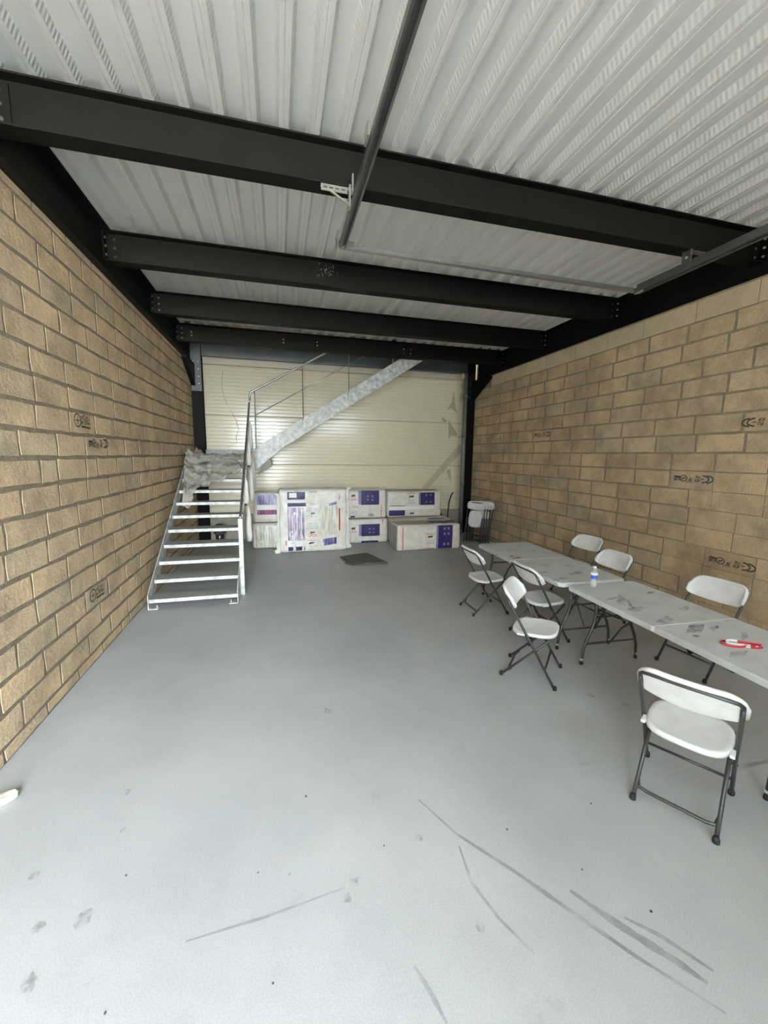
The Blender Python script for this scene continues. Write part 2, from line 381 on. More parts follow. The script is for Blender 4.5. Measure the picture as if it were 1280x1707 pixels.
for path, wd in (([(697,1333),(760,1390),(860,1455),(945,1515),(1060,1595),(1210,1690)], 0.022),
                 ([(765,1410),(785,1470),(830,1530),(890,1590)], 0.018),
                 ([(950,1485),(1020,1535),(1130,1605),(1180,1640)], 0.035),
                 ([(1040,1530),(1100,1560),(1190,1620)], 0.02),
                 ([(310,1570),(440,1530),(575,1480)], 0.012),
                 ([(690,1610),(715,1650),(745,1707)], 0.02)):
    strip([px_floor(*q) for q in interp(path)], wd, M['scuff'])
for (px, py, r) in ((697,1398,0.022),(801,1548,0.02),(580,1498,0.022),(592,1470,0.02),(845,1383,0.008),(206,1385,0.016),(212,1320,0.02),
                    (56,1460,0.02),(65,1545,0.03),(140,1530,0.03),(50,1640,0.03),(545,1185,0.03),(1042,1175,0.03),(985,1160,0.03),(456,1328,0.006),(482,1458,0.007)):
    x, y = px_floor(px, py); mb = MB(); k = 10
    mb.add([(x+r*math.cos(6.283*i/k)*random.uniform(0.5,1.3), y+r*1.3*math.sin(6.283*i/k)*random.uniform(0.5,1.3), 0.0025) for i in range(k)], [tuple(range(k))])
    mb.build('floor_stain', M['smudge'], fl)

# ------------------------------------------------------------------ block walls
def block_mesh(name, L, Hh, m, seed, rag=0.006, c=0.004, dep=0.003):
    """one block: slightly ragged outline, chamfered arrises, 44 triangles"""
    rnd = random.Random(seed); hu, hv = L/2, Hh/2
    per = [(-hu, -hv), (-hu*0.35, -hv), (hu*0.35, -hv), (hu, -hv), (hu, 0), (hu, hv), (hu*0.3, hv), (-hu*0.4, hv), (-hu, hv), (-hu, 0)]
    out = []
    for u, v in per:
        out.append((u-math.copysign(rnd.uniform(0, rag), u) if abs(u) > hu*0.9 else u+rnd.uniform(-0.03, 0.03), v-math.copysign(rnd.uniform(0, rag), v) if abs(v) > hv*0.9 else v))
    n = len(out)
    a = [(u-math.copysign(c, u), v-math.copysign(c, v) if abs(v) > hv*0.5 else v, rnd.uniform(-dep*0.4, dep*0.3)) for u, v in out]
    b = [(u, v, -dep) for u, v in out]; d = [(u, v, -0.04) for u, v in out]
    mb = MB(); mb.add(a+b+d, [tuple(range(n))]+[(n+i, n+(i+1) % n, (i+1) % n, i) for i in range(n)]+[(2*n+i, 2*n+(i+1) % n, n+(i+1) % n, n+i) for i in range(n)])
    return mb.mesh(name, m)

def stamp_geo(kind):
    """printed maker's mark in block coordinates: pen strokes as thin quads, u 0..1 along the mark, v 0..1 up"""
    q = []
    def ln(u0, v0, u1, v1, t=0.035): q.append((u0, v0, u1, v1, t))
    def arc(cu, cv, r, a0, a1, k=7, t=0.035, sx=0.42):
        for i in range(k):
            x0, x1 = math.radians(a0+(a1-a0)*i/k), math.radians(a0+(a1-a0)*(i+1)/k)
            ln(cu+r*sx*math.cos(x0), cv+r*math.sin(x0), cu+r*sx*math.cos(x1), cv+r*math.sin(x1), t)
    def letters(u0, u1, v0, v1, k, seed):
        rnd = random.Random(seed); wd = (u1-u0)/k
        for i in range(k):
            a, b = u0+i*wd+wd*0.15, u0+(i+1)*wd-wd*0.15
            for st in rnd.sample([(a,v0,a,v1),(b,v0,b,v1),(a,v1,b,v1),(a,v0,b,v0),(a,(v0+v1)/2,b,(v0+v1)/2),(a,v0,b,v1)], 3): ln(*st, t=0.028)
    if kind == 'round':
        arc(0.13, 0.5, 0.5, 0, 360, 12, 0.045); ln(0.13,0.2,0.13,0.8); ln(0.0,0.5,0.26,0.5)
        letters(0.36,0.96,0.62,0.95,4,1); letters(0.36,0.96,0.22,0.5,4,2); ln(0.36,0.06,0.96,0.0,0.06)
    else:
        arc(0.07, 0.5, 0.5, 100, 260, 8, 0.06); arc(0.19, 0.5, 0.5, 100, 260, 8, 0.06); ln(0.10,0.5,0.19,0.5)
        letters(0.22,0.37,0.55,0.95,3,3); letters(0.22,0.35,0.08,0.45,2,4)
        letters(0.44,0.54,0.4,0.85,2,5)
        for i in range(8): ln(0.43+i*0.025,0.98,0.44+i*0.025,0.98,0.08)
        arc(0.69, 0.5, 0.42, 0, 360, 12, 0.04, 0.24); ln(0.64,0.3,0.74,0.72,0.04); ln(0.62,0.5,0.76,0.5,0.03)
        letters(0.79,1.0,0.5,0.85,5,6); ln(0.79,0.35,0.98,0.30,0.08)
    return q

def make_wall(side):
    left = side == 'left'
    X = 0.0 if left else W
    nx = 1 if left else -1
    wall = bpy.data.objects.new('wall_'+side, None); COL.objects.link(wall); struct(wall, ('sandy' if left else 'darker brown')+' concrete block wall with recessed mortar joints, '+('beside the stairs' if left else 'behind the tables'))
    bmb = MB()
    if left: bmb.box(-0.25, -0.002, FRONT_Y, YB, 0, 7.2)
    else: bmb.box(W+0.0045, W+0.3, FRONT_Y, YB, 0, H_ED+0.02).box(W+0.10, W+0.3, FRONT_Y, YB, H_ED+0.02, 7.2)
    bmb.build('mortar_bed', M['mortar'], wall)
    rot = Matrix(((0,0,1),(1,0,0),(0,1,0))) if left else Matrix(((0,0,-1),(-1,0,0),(0,1,0)))
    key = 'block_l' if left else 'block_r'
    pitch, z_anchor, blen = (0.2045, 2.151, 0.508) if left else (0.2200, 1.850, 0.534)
    ztop = H_ED+0.03 if left else 3.615
    rag = 0.014 if left else 0.008
    variants = {}
    def vmesh(Lc, hc, tight, i):
        k = (round(Lc, 2), round(hc, 2), tight, i)
        if k not in variants:
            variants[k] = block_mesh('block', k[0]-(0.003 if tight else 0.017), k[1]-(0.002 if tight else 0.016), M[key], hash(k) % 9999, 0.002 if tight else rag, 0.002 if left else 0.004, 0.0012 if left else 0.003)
        return variants[k]
    stamps = {('left', 0): (4.385, 2.253, 'round', 1), ('left', 1): (4.655, 2.05, 'flat', -1), ('left', 2): (4.28, 0.62, 'round', 1)} if left else \
             {('r', 0): (3.81, 1.79, 'flat', -1), ('r', 1): (3.27, 0.86, 'flat', -1), ('r', 2): (3.0, 2.46, 'flat', 1), ('r', 3): (6.71, 2.37, 'flat', -1)}
    rnd = random.Random(11 if left else 23)
    near = 2.75 if left else 2.55
    rest = MB()
    k0 = -int((z_anchor+0.01)/pitch)-1
    blocks = []
    c = k0
    while True:
        z0 = z_anchor+c*pitch; z1 = z0+pitch
        if z0 > ztop-0.02: break
        za, zb = max(z0, 0.0), min(z1, ztop)
        if zb-za > 0.03:
            ph = (0.5 if c % 2 else 0.0)*blen + (4.135 % blen if left else 3.54 % blen)+rnd.uniform(-0.03, 0.03)
            if left and c == 0: ph = 4.135 % blen
            if left and c == -1: ph = 4.40 % blen
            if not left and c == -1: ph = 3.543
            if not left and c == -5: ph = 3.0
            if not left and c == 2: ph = 2.775
            y = ph+math.floor((FRONT_Y-ph)/blen)*blen; key_row = (c in (0, -1, -8) if left else c in (-1, -5, 2))
            while y < YE:
                L = blen if (rnd.random() > 0.05 or key_row) else blen*0.5
                ya, yb = max(y, FRONT_Y), min(y+L, YE)
                if yb-ya > 0.06: blocks.append((ya, yb, za, zb))
                y += L
        c += 1
    placed = []
    for (ya, yb, za, zb) in blocks:
        yc, zc, Lc, hc = (ya+yb)/2, (za+zb)/2, yb-ya, zb-za
        tight = (not left) and yc < 4.0 and zc < 1.95
        me = vmesh(Lc, hc, tight, rnd.randrange(5))
        outp = rnd.uniform(0.0, 0.0015) if left else rnd.uniform(-0.001, 0.0025) if not tight else rnd.uniform(-0.001, 0.001)
        mtx = Matrix.Translation((X+nx*outp, yc, zc)) @ rot.to_4x4() @ Matrix.Rotation(rnd.uniform(-0.010, 0.010), 4, 'Z')
        if yb > near:
            placed.append((inst('block', me, wall, mtx), yc, zc, Lc, hc, mtx))
        else:
            rest.add([mtx @ v.co for v in me.vertices], [tuple(p.vertices) for p in me.polygons])
    ro = rest.build('block_rows', M[key], wall); ro['kind'] = 'stuff'
    if not left:      # smooth top course
        mb_y = FRONT_Y; i = 0
        while mb_y < YE-0.9:
            L = 0.62+0.14*((i*37) % 5)/4
            me = block_mesh('bond_block', min(L, YE-0.6-mb_y)-0.006, H_ED-3.615, M['band'], i, 0.002)
            inst('bond_block', me, wall, Matrix.Translation((W, mb_y+L/2, (H_ED+3.615)/2)) @ rot.to_4x4()); mb_y += L; i += 1
    # maker's marks sit on the nearest block
    for sy, sz, kind, up in stamps.values():
        b = min(placed, key=lambda t: (t[1]-sy)**2+4*(t[2]-sz)**2)
        w_, h_ = (0.30, 0.115) if kind == 'round' else (b[3]*0.80, 0.085)
        off = 0.022 if kind == 'round' else (0.030 if up < 0 and left else (0.02 if sy > 3.5 else -0.01))
        mb = MB()
        for (u0, v0, u1, v1, t) in stamp_geo(kind):
            a, e = Vector(((u0-0.5)*w_*up, (v0-0.5)*h_*up+off)), Vector(((u1-0.5)*w_*up, (v1-0.5)*h_*up+off))
            d = (e-a).normalized()*t*0.13 if (e-a).length > 0 else Vector((t*0.1, 0)); p = Vector((-d.y, d.x))
            zz = 0.0045
            mb.add([(*(a-p), zz), (*(e-p), zz), (*(e+p), zz), (*(a+p), zz)], [(0,1,2,3)])
        mb.build('maker_stamp', M['stamp'], b[0])
    return wall
wall_left = make_wall('left'); wall_right = make_wall('right')

# ------------------------------------------------------------------ front wall, slab, upper storey
wf = MB(); (da, db, _, dc), (ga, gb, gc, gd) = OPENINGS
y0, y1 = FRONT_Y-0.2, FRONT_Y
wf.box(-0.25, da, y0, y1, 0, 7.2).box(da, db, y0, y1, dc, 7.2).box(db, ga, y0, y1, 0, 7.2).box(ga, gb, y0, y1, gd, 7.2).box(gb, W+0.3, y0, y1, 0, 7.2)
struct(wf.build('wall_front', M['outer']), 'front wall behind the camera, with a doorway and a glazed sectional door')
dr = bpy.data.objects.new('door_1', None); COL.objects.link(dr); struct(dr, 'closed sectional door with a glazed upper half')
for k in range(3):
    MB().box(ga, gb, y0+0.08, y1-0.06, k*gc/3+0.003, (k+1)*gc/3-0.003).build('door_section', M['panel'], dr)
for k in range(5):
    x = ga+(gb-ga)*k/4; MB().box(max(ga, x-0.025), min(gb, x+0.025), y0+0.08, y1-0.06, gc, gd).build('mullion', M['rail_bright'], dr)
MB().box(ga, gb, y0+0.08, y1-0.06, (gc+gd)/2-0.025, (gc+gd)/2+0.025).build('transom', M['rail_bright'], dr)
DECK_Y1 = 8.47
cl = bpy.data.objects.new('ceiling', None); COL.objects.link(cl); struct(cl, 'pale grey ribbed steel deck ceiling')
MB().box(-0.1, W+0.2, FRONT_Y-0.1, DECK_Y1, Z_DK+0.066, Z_DK+0.2).build('floor_slab', M['slab'], cl)
RP = 0.2185; x0 = 0.308-RP*2+RP*0.5
prof_rib = [(-RP/2, 0.060), (-0.060, 0.060), (-0.054, 0.054), (-0.034, 0.0), (-0.006, 0.0), (0.0, 0.004), (0.006, 0.0), (0.034, 0.0), (0.054, 0.054), (0.060, 0.060), (RP/2, 0.060)]
i = 0
for s in range(9):
    mb = MB()
    for k in range(4):
        xc = x0+(s*4+k)*RP-RP*0.5
        if xc < -0.1 or xc > W+0.1: continue
        mb.extrude([(-u, v) for u, v in prof_rib], (xc, FRONT_Y, Z_DK), (xc, DECK_Y1, Z_DK), (1,0,0), (0,0,1), closed=False)
    if mb.v: mb.build('deck_sheet', M['deck'], cl)
struct(MB().box(-0.25, W+0.3, FRONT_Y-0.2, YB+0.25, 7.2, 7.35).build('roof', M['plain']), 'upper roof above the stair well')

# ------------------------------------------------------------------ back wall of cream sandwich panels
wb = bpy.data.objects.new('wall_back', None); COL.objects.link(wb); struct(wb, 'cream ribbed metal panel wall behind the stairs')
MB().box(-0.25, W+0.3, YB+0.08, YB+0.25, 0, 7.2).build('backing', M['plain'], wb)
zj = [0.60, 1.75, 2.83, 3.90, 4.98, 6.06, 7.15]
for a, b in zip(zj[:-1], zj[1:]):
    pr = [(0.07, a+0.004), (0.008, a+0.004), (0.0, a+0.012)]
    n = int(round((b-a-0.03)/0.083)); st = (b-a-0.03)/n
    for k in range(n):
        z = a+0.015+k*st
        pr += [(0.0, z+st*0.12), (0.0, z+st*0.60), (0.007, z+st*0.74), (0.007, z+st*0.84), (0.0, z+st*0.98)]
    pr += [(0.0, b-0.012), (0.008, b-0.004), (0.07, b-0.004)]
    MB().extrude([(u, v) for u, v in pr], (W+0.05, YB, 0), (-0.02, YB, 0), (0,1,0), (0,0,1)).build('panel', M['panel'], wb)
MB().box(-0.02, W+0.05, YB+0.02, YB+0.08, 0, 0.60).build('plinth', M['plinth'], wb)
MB().box(0.02, W, YB-0.022, YB-0.002, 3.905, 4.035).build('flashing', M['panel_trim'], wb, bevel=0.004)

# ------------------------------------------------------------------ steelwork
def ipe(b, h, tf, tw):
    return [(-b/2,0),(b/2,0),(b/2,tf),(tw/2,tf),(tw/2,h-tf),(b/2,h-tf),(b/2,h),(-b/2,h),(-b/2,h-tf),(-tw/2,h-tf),(-tw/2,tf),(-b/2,tf)]
bolt_me = MB().lathe([(0.0005,0.0),(0.013,0.0),(0.013,0.009),(0.009,0.013),(0.0005,0.013)], n=6).mesh('bolt', M['bolt'])
bolt_dark_me = MB().lathe([(0.0005,0.0),(0.013,0.0),(0.013,0.009),(0.009,0.013),(0.0005,0.013)], n=6).mesh('bolt', M['bolt_dark'])
def bolts(par, pts, axis, me=None):
    rot = Matrix.Rotation(math.radians(90), 4, 'X') if axis == '-y' else (Matrix.Rotation(math.radians(90), 4, 'Y') if axis == '+x' else Matrix.Rotation(math.radians(-90), 4, 'Y'))
    for p in pts: inst('bolt', me or bolt_me, par, Matrix.Translation(p) @ rot)
beam_y = [(3.415, 'nearest black steel cross beam, carrying the door track bracket'), (5.285, 'second black steel cross beam, just behind the track crossbar'),
          (6.955, 'third black steel cross beam, with bright bolts at its left end'), (8.445, 'farthest black steel cross beam, at the stair well')]
for bi, (yc, lab) in enumerate(beam_y):
    t = thing('steel_beam', lab, 'beam', (0, yc, Z_SB), group='black steel cross beams under the deck')
    MB().extrude(ipe(0.15, Z_DK-Z_SB-0.001, 0.012, 0.009), (0.012, 0, 0), (W+0.052, 0, 0), (0,1,0), (0,0,1)).build('beam_profile', M['steel'], t, bevel=0.002)
    for sx in (0, 1):
        xe = 0.012 if sx == 0 else W+0.050
        MB().box(xe-0.006, xe+0.006, -0.085, 0.085, 0.015, 0.285).build('end_plate', M['steel'], t)
        xw = 0.10 if sx == 0 else W-0.02
        MB().box(xw-0.05, xw+0.05, -0.017, -0.005, 0.02, 0.27).build('cleat', M['steel'], t)
        bolts(t, [(xw, -0.017, z) for z in (0.06, 0.145, 0.23)], '-y', bolt_dark_me if bi < 2 or sx else None)
        xs = 0.020 if sx == 0 else W+0.042
        bolts(t, [(xs, -0.06, z) for z in (0.06, 0.145, 0.23)], '+x' if sx == 0 else '-x')
    if bi == 3:
        bolts(t, [(x, -0.017+0.012, z) for x in (4.35, 4.50) for z in (0.10, 0.18)], '-y'); bolts(t, [(x, -0.005, z) for x in (0.26, 1.9, 2.55) for z in (0.12, 0.18)], '-y')
    if bi == 1:
        fk = MB(); rf = random.Random(5)
        for _ in range(46):
            x, z, r_ = rf.gauss(2.36, 0.07), rf.gauss(0.19, 0.05), rf.uniform(0.002, 0.007)
            if 0.03 < z < 0.27: fk.add([(x+r_*math.cos(a)*rf.uniform(0.6,1.3), -0.0062, z+r_*math.sin(a)*rf.uniform(0.6,1.3)) for a in (0.3,1.4,2.6,3.9,5.2)], [(4,3,2,1,0)])
        fo = fk.build('paint_flecks', M['bale_grey'], t); fo['kind'] = 'stuff'
# edge beams along both walls
te = thing('edge_beam', 'deep black steel edge beam along the top of the left block wall', 'beam', (0, FRONT_Y+0.01, H_ED))
MB().extrude([(-0.008,0),(0.082,0),(0.082,0.016),(0.004,0.016),(0.004,Z_DK-H_ED-0.018),(0.089,Z_DK-H_ED-0.018),(0.089,Z_DK-H_ED-0.001),(-0.008,Z_DK-H_ED-0.001)], (0,0,0), (0,YB-FRONT_Y-0.2,0), (1,0,0), (0,0,1)).build('beam_profile', M['steel'], te)
te = thing('edge_beam', 'deep black steel edge beam along the top of the right block wall', 'beam', (W, FRONT_Y+0.01, H_ED+0.022))
hh = Z_DK-H_ED-0.022
MB().extrude([(0.095,0),(0.0,0),(0.0,0.016),(0.058,0.016),(0.058,hh-0.018),(0.012,hh-0.018),(0.012,hh-0.001),(0.095,hh-0.001)], (0,0,0), (0,YB-FRONT_Y-0.2,0), (1,0,0), (0,0,1)).build('beam_profile', M['steel'], te)
# columns with haunches
def column(xc, label, lx, sgn):
    t = thing('steel_column', label, 'column', (xc, YE+0.09, 0))
    MB().extrude(ipe(0.22, 0.16, 0.012, 0.010), (0,-0.08,0), (0,-0.08,4.30), (1,0,0), (0,1,0)).build('column_profile', M['steel'], t, bevel=0.002)
    hb = MB(); x_in, x_out = lx
    hb.extrude([(-0.085,3.40),(-0.085,3.845),(-0.92,3.845),(-0.92,3.80)], (x_in,0,0), (x_out,0,0), (0,1,0), (0,0,1))
    hb.build('haunch', M['steel'], t)
    MB().box(-0.10, 0.10, -0.096, -0.082, 3.30, 4.29).build('end_plate', M['steel_daylight_tint'] if sgn > 0 else M['steel'], t)  # left plate carries the daylight tint in its colour
    bolts(t, [(x, -0.096, z) for x in (-0.05, 0.05) for z in (3.45, 3.6, 3.75, 3.9)], '-y')
    MB().box(-0.13, 0.13, -0.11, 0.09, 0.0, 0.015).build('base_plate', M['steel'], t)
    return t
column(0.11, 'black steel column in the back left corner beside the stairs', (-0.105, -0.02), 1)
column(W-0.11, 'black steel column in the back right corner behind the folded chairs', (0.02, 0.105), -1)
tl = thing('header_beam', 'steel header with bluish daylight in its colour, above the cream panels, behind the stair flight', 'beam', (0, YB-0.12, 4.035))
MB().extrude([(-0.05,0),(0.05,0),(0.05,0.012),(-0.038,0.012),(-0.038,0.238),(0.05,0.238),(0.05,0.25),(-0.05,0.25)], (0.225,0,0), (W-0.225,0,0), (0,1,0), (0,0,1)).build('beam_profile', M['steel_daylight_tint'], tl)

# ------------------------------------------------------------------ sectional door track
tk = thing('door_track', 'overhead garage door track frame hanging below the deck', 'door track', (0, 0, 3.85))
def channel(p0, p1, ua, m, wd=0.062, dp=0.045, name='rail'):
    pr = [(-wd/2,0),(-wd/2,dp),(wd/2,dp),(wd/2,0),(wd/2-0.014,0),(wd/2-0.014,0.006),(wd/2-0.006,0.008),(wd/2-0.006,dp-0.006),(-wd/2+0.006,dp-0.006),(-wd/2+0.006,0.008),(-wd/2+0.014,0.006),(-wd/2+0.014,0)]
    return MB().extrude(pr, p0, p1, ua, (0,0,1)).build(name, m, tk)
channel((2.338, FRONT_Y+0.02, 0), (2.352, 3.93, 0), (1,0,0), M['rail'])
channel((5.655, FRONT_Y+0.02, 0), (5.73, 4.0, 0), (1,0,0), M['rail'], 0.09)
MB().box(5.705, 5.715, FRONT_Y+0.02, 3.98, 0.045, 0.085).build('rail_flange', M['rail'], tk)
cb = [(0,0),(0.05,0),(0.05,0.006),(0.006,0.006),(0.006,0.055),(0,0.055)]
MB().extrude([(-u, v) for u, v in cb], (2.34, 3.98, 0.012), (5.73, 4.03, 0.012), (0,1,0), (0,0,1)).build('crossbar', M['rail_bright'], tk)
MB().box(2.30, 2.46, 3.90, 3.99, 0.046, 0.060).box(2.30, 2.312, 3.86, 3.99, 0.0, 0.12).build('corner_plate', M['rail_bright'], tk)
MB().tube([(5.73,4.03,0.02),(5.76,4.0,0.02),(5.74,3.94,0.02)], 0.02, 8).build('corner_bend', M['rail_bright'], tk, smooth=True)
# perforated hanger under the first beam
br = MB()
for x in (0,):
    br.box(2.10, 2.335, 3.325, 3.332, 0.105, 0.150).box(2.10, 2.335, 3.335, 3.375, 0.150, 0.156)
brk = br.build('hanger_bracket', M['rail_bright'], tk)
for k in range(5):
    MB().box(2.115+k*0.045, 2.145+k*0.045, 3.3235, 3.3248, 0.122, 0.132).build('slot', M['black'], brk)
MB().tube([(2.17,3.33,0.11),(2.315,3.31,0.02)], 0.009, 6).build('brace', M['rail_bright'], tk)
MB().box(2.305, 2.318, 3.29, 3.345, 0.0, 0.155).build('hanger_strap', M['rail_bright'], tk)
MB().box(2.300, 2.312, 2.62, 2.72, 0.03, 0.11).build('splice_clip', M['rail_bright'], tk); MB().box(2.305,2.315,3.16,3.2,0.03,0.15).build('splice_clip', M['rail_bright'], tk)
MB().box(5.66, 5.675, 3.33, 3.42, 0.02, 0.166).box(5.66, 5.95, 3.34, 3.39, 0.150, 0.162).build('hanger_bracket', M['rail'], tk)
for p in ((2.305, 2.66, 0.07), (2.305, 3.31, 0.03), (2.305, 3.31, 0.12), (2.30, 3.93, 0.08), (5.66,3.37,0.10)):
    inst('bolt', bolt_me, tk, Matrix.Translation(p) @ Matrix.Rotation(math.radians(-90), 4, 'Y'))

# ------------------------------------------------------------------ staircase
st = thing('staircase', 'galvanised steel quarter-turn staircase with open treads by the left wall', 'staircase', (0, 0, 0))
RISE, RUN, Z1, Y1 = 0.175, 0.283, 0.13, 5.516
XL, XR = 0.095, 1.175
for i in range(10):
    y, z = Y1+i*RUN, Z1+i*RISE
    tr = MB().box(XL+0.008, XR-0.008, y, y+0.27, z-0.008, z).build('tread', M['galv_dark'], st)
    MB().box(XL+0.008, XR-0.008, y-0.004, y+0.004, z-0.045, z+0.001).build('nosing', M['galv'], tr)
    MB().box(XL+0.008, XR-0.008, y+0.262, y+0.27, z-0.045, z-0.008).build('rear_lip', M['galv_dark'], tr)
ZL = Z1+10*RISE; YL = Y1+10*RUN           # quarter landing
LY1 = YB-0.10
ld = MB().box(XL+0.008, 1.26, YL, LY1, ZL-0.012, ZL).build('landing', M['galv_dark'], st)
MB().box(XL+0.008, 1.26, YL-0.004, YL+0.004, ZL-0.05, ZL+0.001).build('nosing', M['galv'], ld)
MB().box(XL, 1.30, LY1, LY1+0.01, ZL-0.16, ZL+0.19).build('landing_skirt', M['galv_dark'], st)
MB().box(XL-0.01, XL, YL-0.1, LY1, ZL-0.16, ZL+0.12).build('landing_skirt', M['galv_dark'], st)
sl = RISE/RUN
for sx, xs in ((0, XL), (1, XR)):
    e = YL+0.12
    pr = [(Y1-0.01, 0.0), (Y1-0.01, 0.20), (Y1+0.06, 0.26)]
    up = lambda y: Z1+0.085+(y-Y1)*sl
    dn = lambda y: Z1-0.17+(y-Y1)*sl
    pr = [(Y1-0.012, 0.0), (Y1-0.012, Z1+0.06), (e, up(e)), (e, dn(e)), (Y1+0.30, dn(Y1+0.30)), (Y1+0.30, 0.0)]
    MB().extrude([(u, v) for u, v in pr], (xs-0.005, 0, 0), (xs+0.005, 0, 0), (0,1,0), (0,0,1)).build('stringer', M['galv'], st)
    xa, xb = (xs+0.005, xs+0.11) if sx == 0 else (xs-0.11, xs-0.005)
    fb = MB().box(xa, xb, Y1-0.012, Y1+0.08, 0.0, 0.01).build('foot_bracket', M['galv'], st)
    xm = xb-0.02 if sx == 0 else xa+0.02
    MB().lathe([(0.010,0.0),(0.010,0.012),(0.005,0.012),(0.005,0.035)], (xm, Y1+0.035, 0.01), 6).build('anchor_bolt', M['galv'], fb)
# newel and first handrail
XP = 1.212
MB().box(XP-0.030, XP+0.030, 5.84, 5.90, 0.0, 1.10).build('newel_post', M['galv'], st, bevel=0.004)
hr = lambda y: 1.12+(y-5.94)*0.684
MB().tube([(XP, 5.87, 1.10), (XP, 5.90, 1.13), (XP, 6.0, hr(6.0)), (XP, 7.4, hr(7.4)), (XP, 8.676, hr(8.676))], 0.020, 10).build('handrail', M['stainless'], st, smooth=True)
# balusters wrapped in white film
for y, z0, z1 in ((6.70, 0.60, 1.62), (7.62, 1.15, 2.22), (8.20, 1.30, 2.60)):
    b = MB().tube([(XP+0.012, y, z0), (XP+0.012, y, hr(y))], 0.008, 8).build('baluster', M['stainless'], st)
    zm = z0+(z1-z0)*0.56
    for a, c2, o in ((z0, zm, 0.012), (zm+0.04, z1, -0.016)):
        n = 6
        pts = [(XP+0.045+o+0.004*math.sin(k*1.7), y+0.004*math.cos(k*2.1), a+(c2-a)*k/n) for k in range(n+1)]
        MB().tube(pts, [0.042, 0.044, 0.043, 0.042, 0.036, 0.024, 0.009], 8).build('film_sleeve', M['wrap'], b, smooth=True)
    MB().box(XP+0.0, XP+0.035, y-0.014, y+0.014, zm+0.0, zm+0.045).build('clamp', M['rubber'], b)
# second flight, rising to the right along the back
YN, YF = 8.60, LY1-0.03
s2 = 0.64
top = lambda x: 2.128+(x-1.334)*s2
for ys in (YN, YF):
    pr = [(1.255, top(1.334)-0.50), (1.255, top(1.255)), (5.05, top(5.05)), (5.05, top(5.05)-0.335), (1.85, top(1.85)-0.335)]
    MB().extrude([(u, v) for u, v in pr], (0, ys+0.006, 0), (0, ys-0.006, 0), (1,0,0), (0,0,1)).build('stringer', M['galv'], st)
for i in range(13):
    x, z = 1.30+i*0.275, ZL+0.175*(i+1)
    tr = MB().box(x, x+0.265, YN+0.008, YF-0.008, z-0.008, z).build('tread', M['galv_dark'], st)
    MB().box(x-0.004, x+0.004, YN+0.008, YF-0.008, z-0.045, z+0.001).build('nosing', M['galv'], tr)
bolts(st, [(x, YN-0.008, top(x)-d) for x in (1.75, 2.35, 2.95, 3.6) for d in (0.10, 0.20)], '-y')
yr = YN-0.03
rail2 = lambda x: 3.178+(x-1.231)*0.572
MB().tube([(1.231, yr, 3.03), (1.231, yr, 3.13), (1.245, yr, 3.178), (1.29, yr, 3.21), (2.76, yr, rail2(2.76)), (4.3, yr, rail2(4.3))], 0.020, 10).build('handrail', M['stainless'], st, smooth=True)
MB().tube([(1.319, yr, 2.742), (4.3, yr, 2.742+2.981*0.584)], 0.008, 8).build('mid_rail', M['stainless'], st, smooth=True)
for x in (1.325, 2.262, 3.205, 4.15):
    b = MB().tube([(x, yr, top(x)-0.14), (x, yr, rail2(x))], 0.010, 8).build('baluster', M['stainless'], st)
    MB().box(x-0.018, x+0.018, yr-0.012, yr+0.03, top(x)-0.20, top(x)-0.04).build('clamp', M['galv'], b)
# dark grey underside plate at the turn, seen below the stringer
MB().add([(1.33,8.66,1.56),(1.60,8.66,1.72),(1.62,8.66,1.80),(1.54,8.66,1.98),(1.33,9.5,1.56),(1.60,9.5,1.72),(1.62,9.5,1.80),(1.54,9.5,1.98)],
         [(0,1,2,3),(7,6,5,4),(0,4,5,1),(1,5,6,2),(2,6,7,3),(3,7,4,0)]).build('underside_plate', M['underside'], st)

# crumpled clear sheet over the upper treads
def stair_top(y):
    k = (y-Y1)/RUN; i = math.floor(k); f = k-i
    z = Z1+i*RISE
    if y >= YL: return ZL
    s = max(0.0, (f-0.72)/0.28)
    return z+RISE*s*s*(3-2*s)
def ridge(p): return 1-abs(noise.noise(p))*2
def sheet_fn(u, v):
    y = 7.28+(8.90-7.28)*v
    xl = 0.13+0.04*math.sin(v*9)+(0.05 if v < 0.1 else 0)
    xr = 0.20+0.96*min(1.0, max(0.0, (v-0.04)/0.42))**0.8
    if v < 0.13: xr = max(xr, 0.36-0.9*abs(v-0.05))
    x = xl+(xr-xl)*u
    line = min(Z1+(y-Y1)*RISE/RUN, ZL)+0.028
    sag = 0.035*math.sin(math.pi*(((y-Y1)/RUN) % 1.0)) if y < YL else 0.0
    d = Vector((x*2.0+y*2.6, x*5.0-y*1.4, 1.7))
    fold = 0.055*max(0, ridge(d))**2+0.022*max(0, ridge(d*2.7))**2+0.02*noise.noise(Vector((x*3, y*3, 9)))
    rim = 0.13*max(0, 1-u*5)*(0.35+0.65*math.sin(v*11+0.5)**2)
    hang = -0.18*max(0.0, 0.10-v)/0.10
    return (x+0.02*noise.noise(d*1.7), y-0.03, line-sag+0.02+fold+rim+hang)
sh = MB().grid(sheet_fn, 48, 80).build('plastic_sheet', M['sheet'], None, smooth=True)
tag(sh, 'crumpled translucent plastic sheet draped over the upper stair treads', 'plastic sheet')

